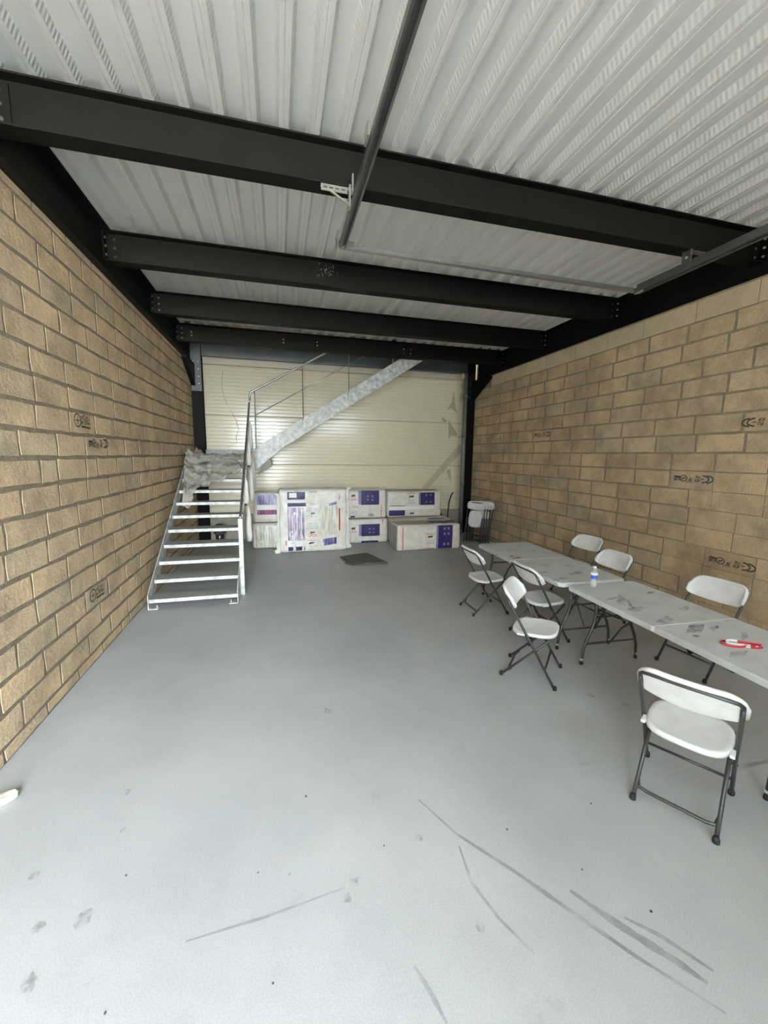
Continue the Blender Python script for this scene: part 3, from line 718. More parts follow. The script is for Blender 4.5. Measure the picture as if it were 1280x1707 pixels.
# dark round thing standing under the stairs
dt = thing('metal_drum', 'small dark shiny drum standing under the stairs', 'drum', (0.46, 9.35, 0))
MB().lathe([(0.075,0.0),(0.085,0.01),(0.085,0.20),(0.075,0.22)], n=20).build('base', M['chrome'], dt, smooth=True)
MB().lathe([(0.10,0.22),(0.125,0.25),(0.125,0.36),(0.10,0.42),(0.05,0.45)], n=20).build('body', M['mat_dark'], dt, smooth=True)
MB().tube([(-0.07,-0.10,0.36),(-0.03,-0.12,0.415),(0.04,-0.12,0.41),(0.08,-0.10,0.34)], 0.012, 8).build('handle', M['vwhite'], dt, smooth=True)

# ------------------------------------------------------------------ insulation bales
class Bale:
    def __init__(s, label, x0, x1, y0, y1, z0, z1, r=0.05, wr=0.006, seed=0, rz=0.0, body='bale', group='wrapped insulation packs against the back wall', streak=False):
        s.h = Vector(((x1-x0)/2, (y1-y0)/2, (z1-z0)/2)); s.r, s.wr, s.seed, s.streak = r, wr, seed, streak
        s.t = thing('insulation_pack', label, 'insulation pack', ((x0+x1)/2, (y0+y1)/2, z0+0.001), rz, group)
        mb = MB(); nx, ny, nz = [max(6, int(2*d/0.055)) for d in s.h]
        def face(fn, nu, nv): mb.grid(fn, nu, nv)
        face(lambda u, v: s.S(2*u-1, -1, 2*v-1), nx, nz); face(lambda u, v: s.S(1-2*u, 1, 2*v-1), nx, nz)
        face(lambda u, v: s.S(-1, 1-2*u, 2*v-1), ny, nz); face(lambda u, v: s.S(1, 2*u-1, 2*v-1), ny, nz)
        face(lambda u, v: s.S(2*u-1, 2*v-1, 1), nx, ny); face(lambda u, v: s.S(2*u-1, 1-2*v, -1), nx, ny)
        s.b = mb.build('wrapping', M[body], s.t, smooth=True)
        md = s.b.modifiers.new('weld', 'WELD'); md.merge_threshold = 0.0006
    def S(s, a, b, c, off=0.0):
        q = Vector((a*s.h.x, b*s.h.y, c*s.h.z)); hi = s.h-Vector((s.r,)*3)
        inn = Vector([max(-hi[k], min(hi[k], q[k])) for k in range(3)]); d = q-inn
        n = d.normalized() if d.length > 1e-6 else Vector((0,-1,0))
        p = inn+n*s.r
        o = Vector((s.seed*7.3, 0, 0))
        w_ = noise.noise(q*5+o)*s.wr*1.6+noise.noise(q*14+o)*s.wr*0.7
        if s.streak: w_ += noise.noise(Vector((q.x*26, q.y*26, q.z*2.2))+o)*s.wr*1.0
        bulge = 0.018*(1-a*a)*(1-c*c) if abs(b) > 0.99 else 0
        p = p+n*(w_+bulge+off)
        p.z = max(p.z, -s.h.z)
        return (p.x, p.y, p.z+s.h.z)
    def patch(s, u0, u1, v0, v1, m, name='print', off=0.003, face='front', skew=0.0):
        nu = max(2, int((u1-u0)*s.h.x*2/0.04)); nv = max(2, int((v1-v0)*s.h.z*2/0.04))
        if face == 'front': fn = lambda u, v: s.S(2*(u0+(u1-u0)*u)-1, -1, 2*(v0+(v1-v0)*v+skew*(u-0.5))-1, off)
        elif face == 'top': fn = lambda u, v: s.S(2*(u0+(u1-u0)*u)-1, 2*(v0+(v1-v0)*v)-1, 1, off)
        else: fn = lambda u, v: s.S(-1, 1-2*(u0+(u1-u0)*u), 2*(v0+(v1-v0)*v)-1, off)
        return MB().grid(fn, nu, nv).build(name, M[m], s.b, smooth=True)
    def blob(s, pts, m, name='print', off=0.004):
        """filled outline in pack-front coordinates"""
        cx = sum(p[0] for p in pts)/len(pts); cy = sum(p[1] for p in pts)/len(pts); n = len(pts)
        vs = [s.S(2*cx-1, -1, 2*cy-1, off)]+[s.S(2*a-1, -1, 2*b-1, off) for a, b in pts]
        return MB().add(vs, [(0, 1+i, 1+(i+1) % n) for i in range(n)]).build(name, M[m], s.b)
    def text(s, t, cu, cv, wu, hv, m, flip=False, vert=False, off=0.0045):
        vs, fs = text_geo(t); out = []
        for x, y in vs:
            if flip: x, y = -x, -y
            if vert: x, y = -y, x
            out.append(s.S(2*(cu+x*wu)-1, -1, 2*(cv+y*hv)-1, off))
        return MB().add(out, fs).build('lettering', M[m], s.b)
    def bear(s, cu, cv, su, sv, flip=False):
        sil = [(-0.5,0.1),(-0.42,0.35),(-0.2,0.45),(0.1,0.42),(0.25,0.5),(0.42,0.42),(0.5,0.2),(0.42,0.05),(0.34,-0.05),(0.36,-0.5),(0.2,-0.5),(0.16,-0.1),(-0.05,-0.1),(-0.1,-0.5),(-0.28,-0.5),(-0.28,-0.05),(-0.36,-0.12),(-0.42,-0.5),(-0.52,-0.45)]
        k = -1 if flip else 1
        pts = [(cu+x*su*k, cv+y*sv*k) for x, y in sil]
        s.blob(pts if True else pts[::-1], 'black', 'emblem')
    def logo(s, cu, cv, wu, hv, flip=False):
        d = hv*1.25*(1 if not flip else -1)
        s.text('URSA', cu, cv, wu, hv*0.75, 'red', flip=flip); s.bear(cu, cv+d, wu*0.62, hv*0.95, flip)
    def faint(s, cu, cv, wu, hv, n=3):
        for k in range(n):
            s.patch(cu-wu/2+wu*0.06*k, cu+wu/2-wu*0.06*k, cv-hv/2+hv*k/n, cv-hv/2+hv*(k+0.55)/n, 'pale_print', off=0.0045)
    def marks(s, us, vs_, du, dv):
        for u in us:
            for v in vs_: s.patch(u-du/2, u+du/2, v-dv/2, v+dv/2, 'lilac', 'pictogram', off=0.0055)

# tall shrink-wrapped pack
B = Bale('tall shrink-wrapped insulation pack with purple streaks and a paper label', 1.72, 3.12, 8.20, 8.57, 0.0, 1.30, 0.06, 0.012, 1, streak=True)
B.patch(0.13,0.38,0.84,0.955,'blue'); B.patch(0.13,0.39,0.73,0.785,'blue'); B.patch(0.13,0.365,0.20,0.715,'purple_streak'); B.patch(0.13,0.37,0.035,0.095,'blue')
B.patch(0.13,0.42,0.79,0.825,'paper'); B.patch(0.13,0.50,0.10,0.185,'paper')
B.patch(0.155,0.26,0.868,0.942,'paper','paper_label', off=0.007)
B.patch(0.59,0.86,0.27,0.73,'cream_streak'); B.patch(0.62,0.83,0.105,0.215,'blue_streak', skew=0.03); B.patch(0.72,0.83,0.74,0.785,'blue_streak', skew=0.03)
B.patch(0.865,0.885,0.33,0.69,'red'); B.patch(0.865,0.882,0.83,0.90,'red'); B.patch(0.095,0.108,0.12,0.20,'red')
B.text('URSA',0.485,0.27,0.12,0.05,'red'); B.bear(0.48,0.315,0.07,0.03); B.text('URSA',0.49,0.575,0.13,0.035,'pale_print'); B.bear(0.49,0.62,0.06,0.03)
B.bear(0.46,0.145,0.09,0.04); B.text('TERRA',0.46,0.19,0.13,0.018,'red'); B.text('TERRA',0.49,0.10,0.13,0.018,'red')
B.text('URSA',0.49,0.955,0.13,0.02,'black'); B.text('URSA',0.49,0.765,0.07,0.016,'black')
B.faint(0.49,0.68,0.20,0.06); B.faint(0.48,0.43,0.20,0.10)
# ragged wrapping ears at its corners
for ex, ez0, ez1, sg in ((-0.70, 0.0, 1.22, -1), (0.70, 0.05, 1.34, 1)):
    def ear(u, v, ex=ex, ez0=ez0, ez1=ez1, sg=sg):
        z = ez0+(ez1-ez0)*v
        wv = 0.045+0.05*abs(noise.noise(Vector((z*4.1, sg*3.0, 0.3))))+(0.05 if v > 0.95 or v < 0.06 else 0)
        return (ex-sg*0.03+sg*wv*u, -0.19+0.03*noise.noise(Vector((z*7, u*2, sg)))+0.06*(1-u)*0, z)
    MB().grid(ear, 4, 40).build('film_edge', M['bale'], B.b, smooth=True, solid=0.004)
# left pair, half behind the tall pack
B = Bale('upper insulation pack of the pair beside the stairs, blue and red band', 1.22, 1.98, 8.68, 9.2, 0.56, 1.19, 0.05, 0.008, 2, streak=True)
B.patch(0.10,0.62,0.60,0.93,'blue_streak'); B.patch(0.10,0.62,0.27,0.43,'red_streak'); B.patch(0.10,0.62,0.44,0.58,'paper'); B.patch(0.055,0.07,0.05,0.9,'pale_print')
B = Bale('lower plain cream insulation pack of the pair beside the stairs', 1.19, 1.98, 8.68, 9.2, 0.0, 0.535, 0.06, 0.012, 3, streak=True)
B.patch(0.12,0.60,0.06,0.92,'cream_streak'); B.patch(0.085,0.098,0.06,0.8,'red')
# middle pair
B = Bale('upper insulation pack right of the tall one, with a torn grey hole', 3.02, 4.11, 8.80, 9.45, 0.572, 1.215, 0.045, 0.006, 4)
B.patch(0.46,0.84,0.48,0.98,'blue'); B.patch(0.40,0.46,0.50,0.97,'lilac'); B.patch(0.885,0.897,0.02,0.48,'red')
B.logo(0.30,0.68,0.13,0.10); B.text('URSA',0.33,0.42,0.13,0.09,'red'); B.bear(0.29,0.07,0.09,0.08); B.marks((0.60,0.70),(0.66,0.78),0.035,0.06)
B.blob([(0.60,0.10),(0.66,0.06),(0.73,0.07),(0.74,0.13),(0.69,0.18),(0.62,0.16)],'bale_grey','torn_patch'); B.faint(0.30,0.22,0.16,0.12)
B = Bale('lower insulation pack right of the tall one, blue square in front', 3.02, 4.15, 8.80, 9.45, 0.0, 0.548, 0.045, 0.006, 5)
B.patch(0.45,0.83,0.30,0.80,'blue'); B.patch(0.40,0.45,0.32,0.80,'lilac'); B.patch(0.45,0.80,0.0,0.10,'blue'); B.patch(0.885,0.897,0.80,1.0,'red')
B.logo(0.29,0.50,0.13,0.11); B.marks((0.62,0.70),(0.45,0.6),0.03,0.06)
# right pair behind, and the loose pack in front
B = Bale('long insulation pack on the upper right, leaning on the cream panels', 4.16, 5.50, 8.90, 9.5, 0.56, 1.17, 0.05, 0.005, 6)
B.patch(0.60,0.865,0.46,0.94,'blue'); B.patch(0.565,0.60,0.48,0.94,'lilac'); B.patch(0.03,0.32,0.06,0.27,'blue'); B.patch(0.04,0.33,0.43,0.45,'black'); B.patch(0.04,0.86,0.29,0.42,'paper')
B.logo(0.43,0.90,0.15,0.085,True); B.bear(0.45,0.14,0.08,0.07); B.faint(0.43,0.60,0.14,0.20); B.patch(0.90,0.915,0.05,0.2,'pale_print'); B.marks((0.71,0.79),(0.58,0.84),0.03,0.06)
B.patch(0.02,0.98,0.05,0.95,'bale_grey', face='top')
B = Bale('insulation pack lying under the long upper right one', 4.20, 5.62, 8.52, 9.3, 0.0, 0.55, 0.05, 0.006, 7)
B.patch(0.60,0.90,0.05,0.20,'blue', face='top')
B = Bale('foremost insulation pack on the right, white with a big blue end', 4.10, 5.53, 7.86, 8.46, 0.0, 0.555, 0.05, 0.006, 8)
B.patch(0.635,0.865,0.04,0.955,'blue'); B.patch(0.605,0.635,0.06,0.95,'lilac'); B.patch(0.08,0.092,0.02,0.93,'red')
B.logo(0.505,0.64,0.13,0.085,True); B.text('URSA',0.51,0.055,0.13,0.075,'red',flip=True); B.faint(0.50,0.86,0.13,0.10,2); B.faint(0.51,0.33,0.15,0.16)
B.marks((0.735,0.80),(0.82,0.62,0.22),0.032,0.10); B.patch(0.02,0.98,0.1,0.95,'bale_grey', face='top'); B.patch(0.05,0.95,0.06,0.94,'bale_grey', face='left')
B.patch(0.55,0.97,0.25,0.6,'blue', face='top', off=0.005)

# dark sheet lying on the floor
mt = MB(); pts = [(2.87,7.66),(3.14,7.72),(3.42,7.70),(3.55,7.55),(3.66,6.98),(3.30,6.97),(3.02,6.98),(2.89,7.13),(2.93,7.3)]
vs = [(x, y, 0.012+0.02*(i % 3)) for i, (x, y) in enumerate(pts)]
vs2 = [(x, y, 0.001) for x, y in pts]; n = len(pts)
mt.add(vs+vs2+[(3.25,7.35,0.035)], [(i, (i+1) % n, 2*n) for i in range(n)]+[(n+i, n+(i+1) % n, (i+1) % n, i) for i in range(n)])
tag(mt.build('floor_sheet', M['mat_dark']), 'dark grey folded sheet lying on the floor before the insulation packs', 'sheet')

# ------------------------------------------------------------------ downpipe, cable, socket and film scraps at the back right
dp = thing('downpipe', 'grey plastic downpipe rising in front of the back right column', 'pipe', (6.235, 9.36, 0))
MB().tube([(0,0,0.0),(0,0,3.98)], 0.052, 16).build('pipe', M['pvc'], dp, smooth=True)
for z in (0.02, 1.25, 2.45, 3.40):
    MB().tube([(0,0,z),(0,0,z+0.10)], 0.058, 16).build('coupling', M['pvc'], dp, smooth=True)
MB().lathe([(0.03,3.86),(0.06,3.88),(0.05,3.96),(0.02,3.98)], (-0.10,-0.03,0), 8).build('foam_lump', M['tape'], dp, smooth=True)
cab = MB().tube([(6.12,9.62,1.06),(6.06,9.60,0.98),(6.00,9.58,0.80),(5.97,9.57,0.50),(5.97,9.56,0.20),(5.98,9.55,0.01)], 0.018, 8).build('cable', M['cable'], None, smooth=True)
tag(cab, 'black cable curving down the cream wall beside the downpipe', 'cable')
sk = thing('wall_socket', 'small black socket box on the plinth beside the black cable', 'socket', (5.80, YB+0.02, 0.36))
MB().box(-0.07,0.07,-0.06,0.0,0,0.14).build('box', M['rubber'], sk, bevel=0.008); MB().box(-0.05,0.05,-0.066,-0.06,0.02,0.12).build('cover', M['cable'], sk)
def flat_on_panel(name, pts, m, label, cat, dy=0.006, th=0.003, group=None):
    """thin scrap fixed to the panel face"""
    n = len(pts); mb = MB()
    mb.add([(x, YB-dy-0.004*(i % 2), z) for i, (x, z) in enumerate(pts)]+[(x, YB-dy+th, z) for x, z in pts], [tuple(range(n))]+[(i, n+i, n+(i+1) % n, (i+1) % n) for i in range(n)])
    return tag(mb.build(name, M[m]), label, cat, group)
flat_on_panel('film_strip', [(6.30,2.29),(6.46,2.20),(5.46,1.13),(5.30,1.16)], 'tape', 'beige strip of film running diagonally across the cream panel', 'film strip')
flat_on_panel('film_scrap', [(5.94,3.16),(6.06,3.36),(6.10,3.62),(6.14,3.32),(6.22,3.06),(6.14,3.14),(6.04,3.20)], 'brown_film', 'torn triangular film scrap stuck above the panel joint by the downpipe', 'film scrap')
flat_on_panel('film_scrap', [(5.98,2.92),(6.00,2.40),(6.06,2.52),(6.20,2.50),(6.24,2.56),(6.10,2.74)], 'brown_film', 'tall torn film scrap hanging below the panel joint by the downpipe', 'film scrap')
flat_on_panel('film_scrap', [(5.78,2.98),(5.88,2.92),(5.96,2.88),(5.88,2.84),(5.82,2.86)], 'brown_film', 'small curled film scrap on the panel joint', 'film scrap')
flat_on_panel('film_scrap', [(5.98,1.62),(6.08,1.66),(6.10,1.50),(6.12,1.30),(6.04,1.44)], 'film', 'pale film scrap below the diagonal strip', 'film scrap')
flat_on_panel('film_scrap', [(6.28,4.0),(6.33,3.86),(6.28,3.78),(6.33,3.66),(6.26,3.52),(6.31,3.34),(6.36,3.42),(6.38,4.0)], 'brown_film', 'narrow ragged film scrap high behind the downpipe', 'film scrap')
wi = MB().tube([(0.62,YB-0.012,3.78),(0.58,YB-0.012,3.45),(0.62,YB-0.012,3.24),(0.68,YB-0.012,3.08)], 0.004, 5).build('film_strand', M['film'])
tag(wi, 'thin upper strand of film dangling on the cream panel above the landing', 'film strand')
wi = MB().tube([(0.74,YB-0.012,2.95),(0.86,YB-0.012,2.72),(0.90,YB-0.012,2.52),(0.84,YB-0.012,2.36),(0.86,YB-0.012,2.24),(0.66,YB-0.015,2.12)], [0.003,0.008,0.004,0.010,0.004,0.003], 5).build('film_strand', M['film'])
tag(wi, 'lower knotted strand of film on the cream panel above the landing', 'film strand')

# ------------------------------------------------------------------ folding chairs
def arc_pts(c, r, a0, a1, n, ax, ay):
    c, ax, ay = Vector(c), Vector(ax), Vector(ay)
    return [c+ax*(r*math.cos(a0+(a1-a0)*i/n))+ay*(r*math.sin(a0+(a1-a0)*i/n)) for i in range(n+1)]
LEAN = -0.59
def back_y(z): return 0.225+LEAN*z
def make_backrest(parent, yf, z0, z1, hw=0.232, bow=0.045, tilt=LEAN):
    """curved plastic back with rolled rim"""
    def fn(off):
        def g(u, v):
            x = (2*u-1); e = abs(x)
            q_ = max(0, (e-0.60)/0.40); zt = z1-0.085*(1-math.sqrt(max(0, 1-q_*q_))); q2 = max(0, (e-0.86)/0.14); zb = z0-0.022*(1-e*e)+0.018*q2*q2
            z = zb+(zt-zb)*v
            y = yf+tilt*(z-z0)-bow*(1-e*e)*(1.0-0.3*v)+off
            if e > 0.93: y += 0.020*(e-0.93)/0.07
            return (x*hw, y, z)
        return g
    mb = MB(); nu, nv = 32, 6
    mb.grid(fn(0.012), nu, nv); o = len(mb.v)
    mb.grid(lambda u, v: fn(-0.012)(u, v), nu, nv)
    mb.f = mb.f[:nu*nv]+[tuple(reversed(f)) for f in mb.f[nu*nv:]]
    rim = [i for i in range(nu+1)]+[(j)*(nu+1)+nu for j in range(1, nv+1)]+[nv*(nu+1)+i for i in range(nu-1, -1, -1)]+[j*(nu+1) for j in range(nv-1, 0, -1)]
    k = len(rim)
    for i in range(k): mb.f.append((rim[i], o+rim[i], o+rim[(i+1) % k], rim[(i+1) % k]))
    b = mb.build('backrest', M['chair_plastic'], parent, smooth=True, bevel=0.004)
    # overhanging rim along the top
    rp = []
    for i in range(33):
        u = i/32; p = fn(0.0)(u, 1.0); rp.append((p[0]*1.01, p[1]+0.004, p[2]-0.004))
    lo = []
    a = fn(0)(0, 0.10); c = fn(0)(1, 0.10)
    MB().tube([a]+rp+[c], 0.017, 8).build('rim', M['chair_plastic'], b, smooth=True)
    return b
def seat_mesh(parent, yc, z, hw=0.205, hd=0.195, tilt=0.05, vertical=False):
    def prof(ang):
        c, s = math.cos(ang), math.sin(ang); e = 2.0/3.4
        return (math.copysign(abs(c)**e, c)*hw*(1-0.06*(s < 0)*abs(s)), math.copysign(abs(s)**e, s)*hd)
    rings = [(0.0, 0.0, -0.012), (0.55, 0.55, -0.011), (0.86, 0.86, -0.003), (0.96, 0.96, 0.002), (1.0, 1.0, -0.008), (0.995, 0.995, -0.028), (0.95, 0.95, -0.030)]
    n = 28; vs = []
    for r, _, dz in rings:
        for k in range(n):
            px, py = prof(2*math.pi*k/n); vs.append((px*r, py*r, dz))
    if not vertical: vs = [(x, yc+y, z+dz+tilt*y) for x, y, dz in vs]
    else: vs = [(x, yc-dz, z+y) for x, y, dz in vs]
    fs = [(i*n+k, i*n+(k+1) % n, (i+1)*n+(k+1) % n, (i+1)*n+k) for i in range(len(rings)-1) for k in range(n)]
    fs = [tuple(reversed(f)) for f in fs] + [tuple(reversed(range((len(rings)-1)*n, len(rings)*n)))]
    return MB().add(vs, fs).build('seat', M['chair_plastic'], parent, smooth=True)
cap_me = None
def make_chair(label):
    t = thing('folding_chair', label, 'chair', group='white folding chairs around the tables')
    tm, tr = M['chair_tube'], 0.0115
    seat = seat_mesh(t, 0.01, 0.455)
    for s in (-1, 1): MB().box(s*0.205-0.012, s*0.205+0.012, -0.12, -0.05, 0.425, 0.445).build('side_tab', M['chair_plastic'], seat, bevel=0.004)
    zt = 0.80
    for s in (-1, 1):
        x0, x1 = s*0.218, s*0.222
        leg = MB().tube([(x0, back_y(0.012), 0.012), (x0, back_y(0.4), 0.4), (x1, back_y(0.70), 0.70), (x1, back_y(zt-0.03), zt-0.03)], tr, 10).build('leg', tm, t, smooth=True)
        MB().lathe([(0.010,0.0),(0.017,0.0),(0.017,0.022),(0.013,0.034)], (x0, back_y(0.0)+0.0, 0.0), 10).build('foot_cap', M['rubber'], leg, smooth=True)
        xr = s*0.192
        leg = MB().tube([(xr, -0.235, 0.012), (xr, -0.235+0.945*0.2, 0.212), (xr, 0.16, 0.43)], tr, 10).build('leg', tm, t, smooth=True)
        MB().lathe([(0.010,0.0),(0.017,0.0),(0.017,0.022),(0.013,0.034)], (xr, -0.238, 0.0), 10).build('foot_cap', M['rubber'], leg, smooth=True)
        MB().tube([(s*0.190, 0.055, 0.300), (s*0.232, 0.055, 0.300)], 0.007, 8).build('pivot', tm, t)
        MB().tube([(s*0.207, back_y(0.345), 0.345), (s*0.205, -0.05, 0.435)], 0.006, 6).build('seat_link', tm, t)
    MB().tube([(-0.218, back_y(0.155), 0.155), (0.218, back_y(0.155), 0.155)], 0.009, 8).build('front_crossbar', tm, t, smooth=True)
    yb, zb = -0.188, 0.050
    MB().tube([(-0.190, yb+0.035, zb+0.037), (-0.178, yb+0.006, zb+0.006), (-0.140, yb, zb), (0.140, yb, zb), (0.178, yb+0.006, zb+0.006), (0.190, yb+0.035, zb+0.037)], 0.0105, 8).build('rear_crossbar', tm, t, smooth=True)
    top = [(-0.222, back_y(0.72), 0.72), (-0.222, back_y(0.785), 0.785), (-0.205, back_y(0.805)-0.012, 0.805), (-0.17, back_y(0.81)-0.022, 0.812), (0.0, back_y(0.815)-0.030, 0.815), (0.17, back_y(0.81)-0.022, 0.812), (0.205, back_y(0.805)-0.012, 0.805), (0.222, back_y(0.785), 0.785), (0.222, back_y(0.72), 0.72)]
    MB().tube(top, 0.0105, 8).build('top_tube', tm, t, smooth=True)
    make_backrest(t, back_y(0.665)+0.022, 0.665, 0.835)
    return t
def face_rz(dx, dy): return math.atan2(dy, dx)-math.pi/2
chairs = [((4.03,1.63), (0.862,0.507), 'white folding chair in the foreground, standing alone with its back to us'),
          ((4.32,4.58), (1.0,-0.01), 'white folding chair at the far end of the tables, near side'),
          ((4.54,3.72), (1.0,-0.02), 'white folding chair pushed close to where the two tables meet'),
          ((4.00,3.06), (0.72,-0.69), 'white folding chair turned askew on the near side of the tables'),
          ((5.96,4.86), (-0.985,-0.13), 'white folding chair on the wall side, farthest of the three there'),
          ((5.54,3.96), (-1.0,-0.02), 'white folding chair on the wall side, right behind the water bottle'),
          ((5.61,2.77), (-0.994,-0.113), 'white folding chair on the wall side, nearest to us, behind the red and white strips')]
c0 = make_chair(chairs[0][2])
for k, (p, d, lab) in enumerate(chairs):
    if k == 0: c0.location = (*p, 0); c0.rotation_euler = (0,0,face_rz(*d))
    else: dup(c0, (*p, 0), face_rz(*d), lab)

# folded chairs leaning at the back right
def make_folded(label):
    """built flat in its own x (width), z (height) plane, feet at z = 0, seat side towards -y"""
    t = thing('folded_chair', label, 'chair', group='folded white chairs leaning in the back right corner')
    tm = M['chair_tube']
    for s in (-1, 1):
        leg = MB().tube([(s*0.218, 0, 0.012), (s*0.222, 0, 0.90)], 0.0115, 8).build('leg', tm, t, smooth=True)
        MB().lathe([(0.010,0.0),(0.017,0.0),(0.017,0.022),(0.013,0.034)], (s*0.218, 0, 0), 8).build('foot_cap', M['rubber'], leg)
        MB().tube([(s*0.192, -0.015, 0.03), (s*0.192, -0.015, 0.58)], 0.0115, 8).build('leg', tm, t, smooth=True)
    MB().tube([(-0.218,0,0.16),(0.218,0,0.16)], 0.009, 8).build('front_crossbar', tm, t)
    MB().tube([(-0.19,-0.015,0.10),(-0.15,-0.015,0.06),(0.15,-0.015,0.06),(0.19,-0.015,0.10)], 0.0105, 8).build('rear_crossbar', tm, t, smooth=True)
    MB().tube([(-0.222,0,0.88),(-0.20,0,0.925),(-0.16,0,0.935),(0.16,0,0.935),(0.20,0,0.925),(0.222,0,0.88)], 0.0105, 8).build('top_tube', tm, t, smooth=True)
    b = make_backrest(t, -0.01, 0.79, 0.955, tilt=0.0, bow=-0.03)
    seat_mesh(t, -0.01, 0.555, hw=0.165, hd=0.20, vertical=True)
    return t
fc = make_folded('folded white chair leaning frontmost in the corner stack')
def put_folded(o, x, y, rz, lean):
    o.location = (x, y, 0.002); o.rotation_mode = 'XYZ'; o.rotation_euler = (lean, 0, rz)
labs = ['folded white chair leaning frontmost in the corner stack', 'folded white chair second from the front of the corner stack', 'folded white chair third from the front of the corner stack', 'folded white chair resting on the wall, last of the corner stack']
for k in range(4):
    o = fc if k == 0 else dup(fc, (0,0,0), 0, labs[k])
    put_folded(o, 6.06+0.066*k, 8.36-0.004*k, math.radians(-56), math.radians(-11))

# ------------------------------------------------------------------ folding tables
def rounded_rect(hx, hy, r, n=5, corners=(1,1,1,1)):
    pts = []
    for (cx, cy, a0, on) in ((hx, hy, 0, corners[0]), (-hx, hy, 90, corners[1]), (-hx, -hy, 180, corners[2]), (hx, -hy, 270, corners[3])):
        rr = r if on else 0.004
        for i in range(n+1):
            a = math.radians(a0+90*i/n); pts.append((cx-math.copysign(rr, cx)+rr*math.cos(a), cy-math.copysign(rr, cy)+rr*math.sin(a)))
    return pts
def make_table(label, loc, rz, LEN, WID, stains, rust, inset):
    t = thing('folding_table', label, 'table', loc, rz, 'grey-white folding tables set end to end')
    hl = LEN/2
    for s in (1, -1):
        pts = rounded_rect(WID/2, hl/2-0.0015, 0.07, 5, (1,1,0,0) if s > 0 else (0,0,1,1)); cy = s*hl/2; n = len(pts)
        mb = MB(); rings = [(0.0, 0.700), (0.0, 0.735), (0.006, 0.742)]
        vs = []
        for ins, z in rings:
            vs += [(x-math.copysign(min(ins, abs(x)), x), cy+y-math.copysign(min(ins, abs(y)), y), z) for x, y in pts]
        fs = [(i*n+k, i*n+(k+1) % n, (i+1)*n+(k+1) % n, (i+1)*n+k) for i in range(2) for k in range(n)]+[tuple(range(2*n, 3*n)), tuple(range(n-1, -1, -1))]
        tt = mb.add(vs, fs).build('tabletop_half', M['table'], t, bevel=0.002)
        MB().box(-WID/2+0.05, -WID/2+0.075, cy-hl/2+0.05, cy+hl/2-0.06, 0.675, 0.700).build('frame_rail', M['chair_tube'], t)
        MB().box(WID/2-0.075, WID/2-0.05, cy-hl/2+0.05, cy+hl/2-0.06, 0.675, 0.700).build('frame_rail', M['chair_tube'], t)
        ye = s*(hl-inset)
        for sx in (-1, 1):
            path = [(sx*0.19, ye, 0.69), (sx*0.195, ye, 0.52), (sx*0.20, ye, 0.44), (sx*0.225, ye, 0.36), (sx*0.275, ye, 0.25), (sx*0.305, ye, 0.15), (sx*0.315, ye, 0.015)]
            lg = MB().tube(path, 0.0145, 10).build('leg', M['chair_tube'], t, smooth=True)
            MB().tube([(sx*0.315, ye, 0.045), (sx*0.315, ye, 0.06)], 0.0165, 10).build('sleeve', M['pale_print'], lg)
            MB().tube([(sx*0.315, ye, 0.0), (sx*0.315, ye, 0.025)], 0.017, 10).build('foot_cap', M['rubber'], lg)
        MB().tube([(-0.29, ye, 0.205), (0.29, ye, 0.205)], 0.010, 8).build('leg_crossbar', M['chair_tube'], t)
        MB().tube([(-0.33, ye, 0.685), (0.33, ye, 0.685)], 0.012, 8).build('leg_hinge_bar', M['chair_tube'], t)
        MB().tube([(0, ye, 0.205+0.0), (0, ye-s*0.12, 0.40), (0, ye-s*0.40, 0.685)], 0.009, 8).build('brace', M['chair_tube'], t)
        MB().tube([(-0.19, ye, 0.47), (0.19, ye, 0.47)], 0.010, 8).build('leg_crossbar', M['chair_tube'], t)
    for sx in (-1, 1): MB().box(sx*(WID/2)-0.004, sx*(WID/2)+0.004, -0.012, 0.012, 0.705, 0.742).build('hinge_tab', M['chair_plastic'], t)
    for (x, y, rx, ry, a) in stains+rust:
        k = 14; rnd = random.Random(int(x*991+y*77)); mb = MB(); ca, sa = math.cos(a), math.sin(a)
        ps = []
        for i in range(k):
            an = 6.283*i/k; u, v = rx*math.cos(an)*rnd.uniform(0.55, 1.25), ry*math.sin(an)*rnd.uniform(0.55, 1.25); ps.append((x+u*ca-v*sa, y+u*sa+v*ca, 0.7432))
        mb.add(ps, [tuple(range(k))]).build('stain', M['rust'] if (x, y, rx, ry, a) in rust else M['grime'], t)
    return t
RT = math.radians(-1.9)
def tl_(px, py, cx, cy):
    x, y = px_floor(px, py, 0.742); v = Matrix.Rotation(-RT, 2) @ Vector((x-cx, y-cy)); return v.x, v.y
s1 = [(*tl_(px, py, 4.878, 4.235), rx, ry, a) for px, py, rx, ry, a in ((884,938,0.10,0.02,0.3),(910,942,0.08,0.02,0.2),(948,943,0.07,0.018,0.3),(890,918,0.08,0.02,0.5),(870,912,0.05,0.02,0),(935,965,0.14,0.05,0.2),(960,955,0.12,0.05,0.4),(900,955,0.12,0.04,0.2))]
r1 = [(*tl_(px, py, 4.878, 4.235), rx, ry, a) for px, py, rx, ry, a in ((862,930,0.09,0.025,0.2),(828,925,0.03,0.02,0.0),(852,927,0.03,0.03,0.5))]
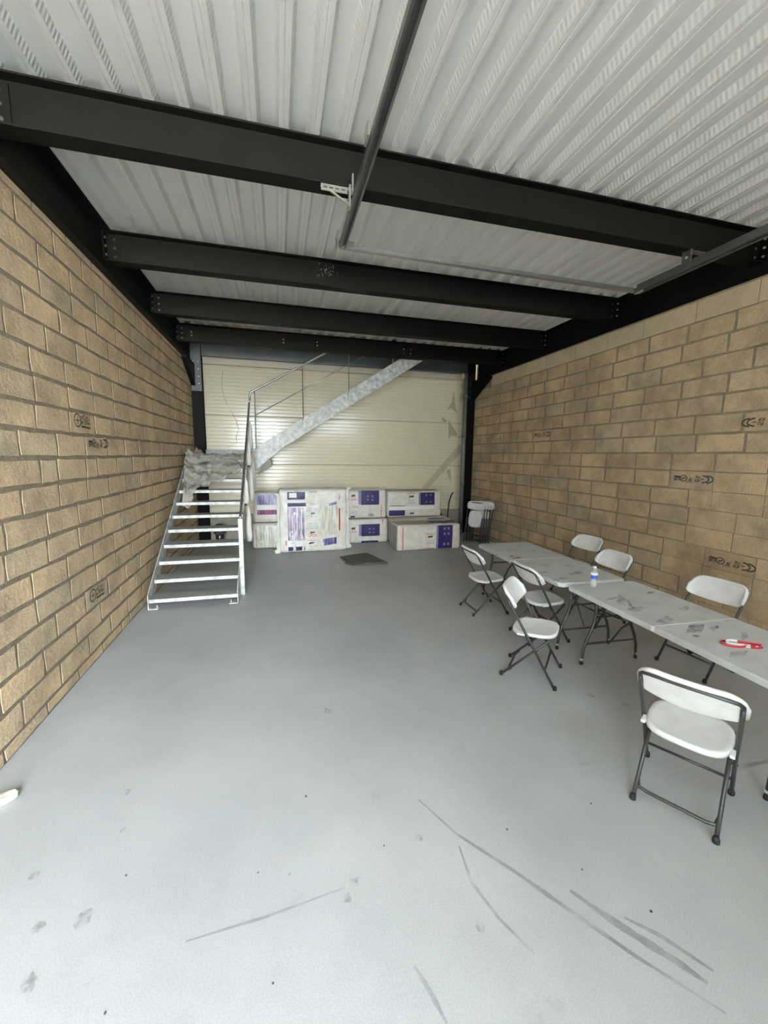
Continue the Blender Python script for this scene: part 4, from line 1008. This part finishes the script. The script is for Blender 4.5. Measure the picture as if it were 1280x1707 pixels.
s2_ = [(*tl_(px, py, 4.844, 2.262), rx, ry, a) for px, py, rx, ry, a in ((1035,1000,0.16,0.035,0.9),(1020,998,0.10,0.02,0.3),(1050,1008,0.14,0.02,1.0),(1160,1047,0.16,0.05,0.5),(1140,1014,0.08,0.03,0.4),(1085,988,0.07,0.02,0.3),(1190,1047,0.08,0.02,0.4),(1160,1060,0.05,0.02,0.1),(1240,1060,0.10,0.02,0.6),(1230,1090,0.09,0.03,0.2),(1110,1035,0.12,0.05,0.5),(1060,1015,0.12,0.05,0.2))]
make_table('grey-white folding table with dirt and rust stains, farther of the two', (4.878, 4.235, 0.0), RT, 1.86, 0.805, s1, r1, 0.08)
make_table('grey-white folding table with a centre fold, nearer of the two', (4.844, 2.262, 0.0), RT, 2.0, 0.79, s2_, [], 0.205)

# things on the tables
bt = thing('water_bottle', 'clear plastic water bottle with a blue label on the table', 'bottle', (4.71, 3.165, 0.743))
MB().lathe([(0.026,0.0),(0.031,0.006),(0.031,0.04),(0.028,0.05),(0.031,0.06),(0.031,0.13),(0.028,0.15),(0.012,0.178),(0.012,0.19)], n=18).build('bottle_body', M['clear'], bt, smooth=True)
MB().lathe([(0.0318,0.085),(0.0322,0.087),(0.0322,0.118),(0.0318,0.12)], n=18).build('label_band', M['bluelabel'], bt, smooth=True)
MB().lathe([(0.0318,0.1205),(0.0322,0.122),(0.0318,0.132),(0.029,0.146)], n=18).build('label_top', M['vwhite'], bt, smooth=True)
MB().lathe([(0.015,0.188),(0.0155,0.19),(0.0155,0.203),(0.013,0.206)], n=14).build('cap', M['vwhite'], bt, smooth=True)
tp = thing('tape_offcuts', 'looped strips of red and white tape lying on the nearer table', 'tape', (4.775, 1.895, 0.743), math.radians(-22))
def ribbon(pts, m, wz=0.022, name='strip'):
    vs = [(x, y, z) for x, y in pts for z in (0.001, wz)]
    MB().add(vs, [(2*i, 2*i+2, 2*i+3, 2*i+1) for i in range(len(pts)-1)]).build(name, M[m], tp, smooth=True, solid=0.004)
def loop(cx, cy, rx, ry, a0, a1, n=18): return [(cx+rx*math.cos(math.radians(a0+(a1-a0)*i/n)), cy+ry*math.sin(math.radians(a0+(a1-a0)*i/n))) for i in range(n+1)]
ribbon(loop(-0.03, 0.0, 0.06, 0.035, 60, 300), 'white_tape', 0.020)
ribbon(loop(-0.05, -0.01, 0.075, 0.045, 110, 330), 'red_tape', 0.014)
ribbon([(0.0,0.03),(0.05,0.022),(0.10,0.006),(0.13,0.0)], 'red_tape', 0.016)
ribbon(loop(0.04, -0.032, 0.045, 0.016, 0, 330), 'white_tape', 0.010)
ribbon([(0.05,-0.02),(0.09,-0.025),(0.11,-0.04),(0.07,-0.055),(0.03,-0.05)], 'red_tape', 0.012)

# ------------------------------------------------------------------ things on the floor
def lump(name, c, sz, rz, m, label, cat, seed, box=0.6):
    """irregular broken piece"""
    mb = MB(); nu, nv = 14, 8
    def fn(u, v):
        a, b = 2*math.pi*u, math.pi*(v-0.5)
        d = Vector((math.cos(b)*math.cos(a), math.cos(b)*math.sin(a), math.sin(b)))
        k = max(abs(d.x), abs(d.y), abs(d.z)); p = d.lerp(d/k, box)
        p *= 1+0.16*noise.noise(d*2.3+Vector((seed, 0, 0)))
        return (p.x*sz[0], p.y*sz[1], max(0.0, (p.z+1)*sz[2]))
    o = mb.grid(fn, nu, nv).build(name, M[m], None, smooth=False); o.location = c; o.rotation_euler = (0,0,rz)
    return tag(o, label, cat)
lump('rubble_piece', (0.125, 2.50, 0.0), (0.115, 0.035, 0.022), math.radians(30), 'stone', 'pale broken piece of concrete on the floor by the left wall', 'rubble', 3.1, 0.8)
for (px, py) in ((845,1383),(970,1450),(1085,1520),(985,1340),(510,1328),(640,1410),(455,1640),(175,1690),(210,1460),(430,1455)):
    x, y = px_floor(px, py); s_ = random.uniform(0.003, 0.006)
    o = lump('debris_crumb', (x, y, 0), (s_, s_*0.7, s_*0.5), random.uniform(0, 6), 'crumb', '', '', px*0.1); o.parent = fl
    for k_ in ('label', 'category'): del o[k_]
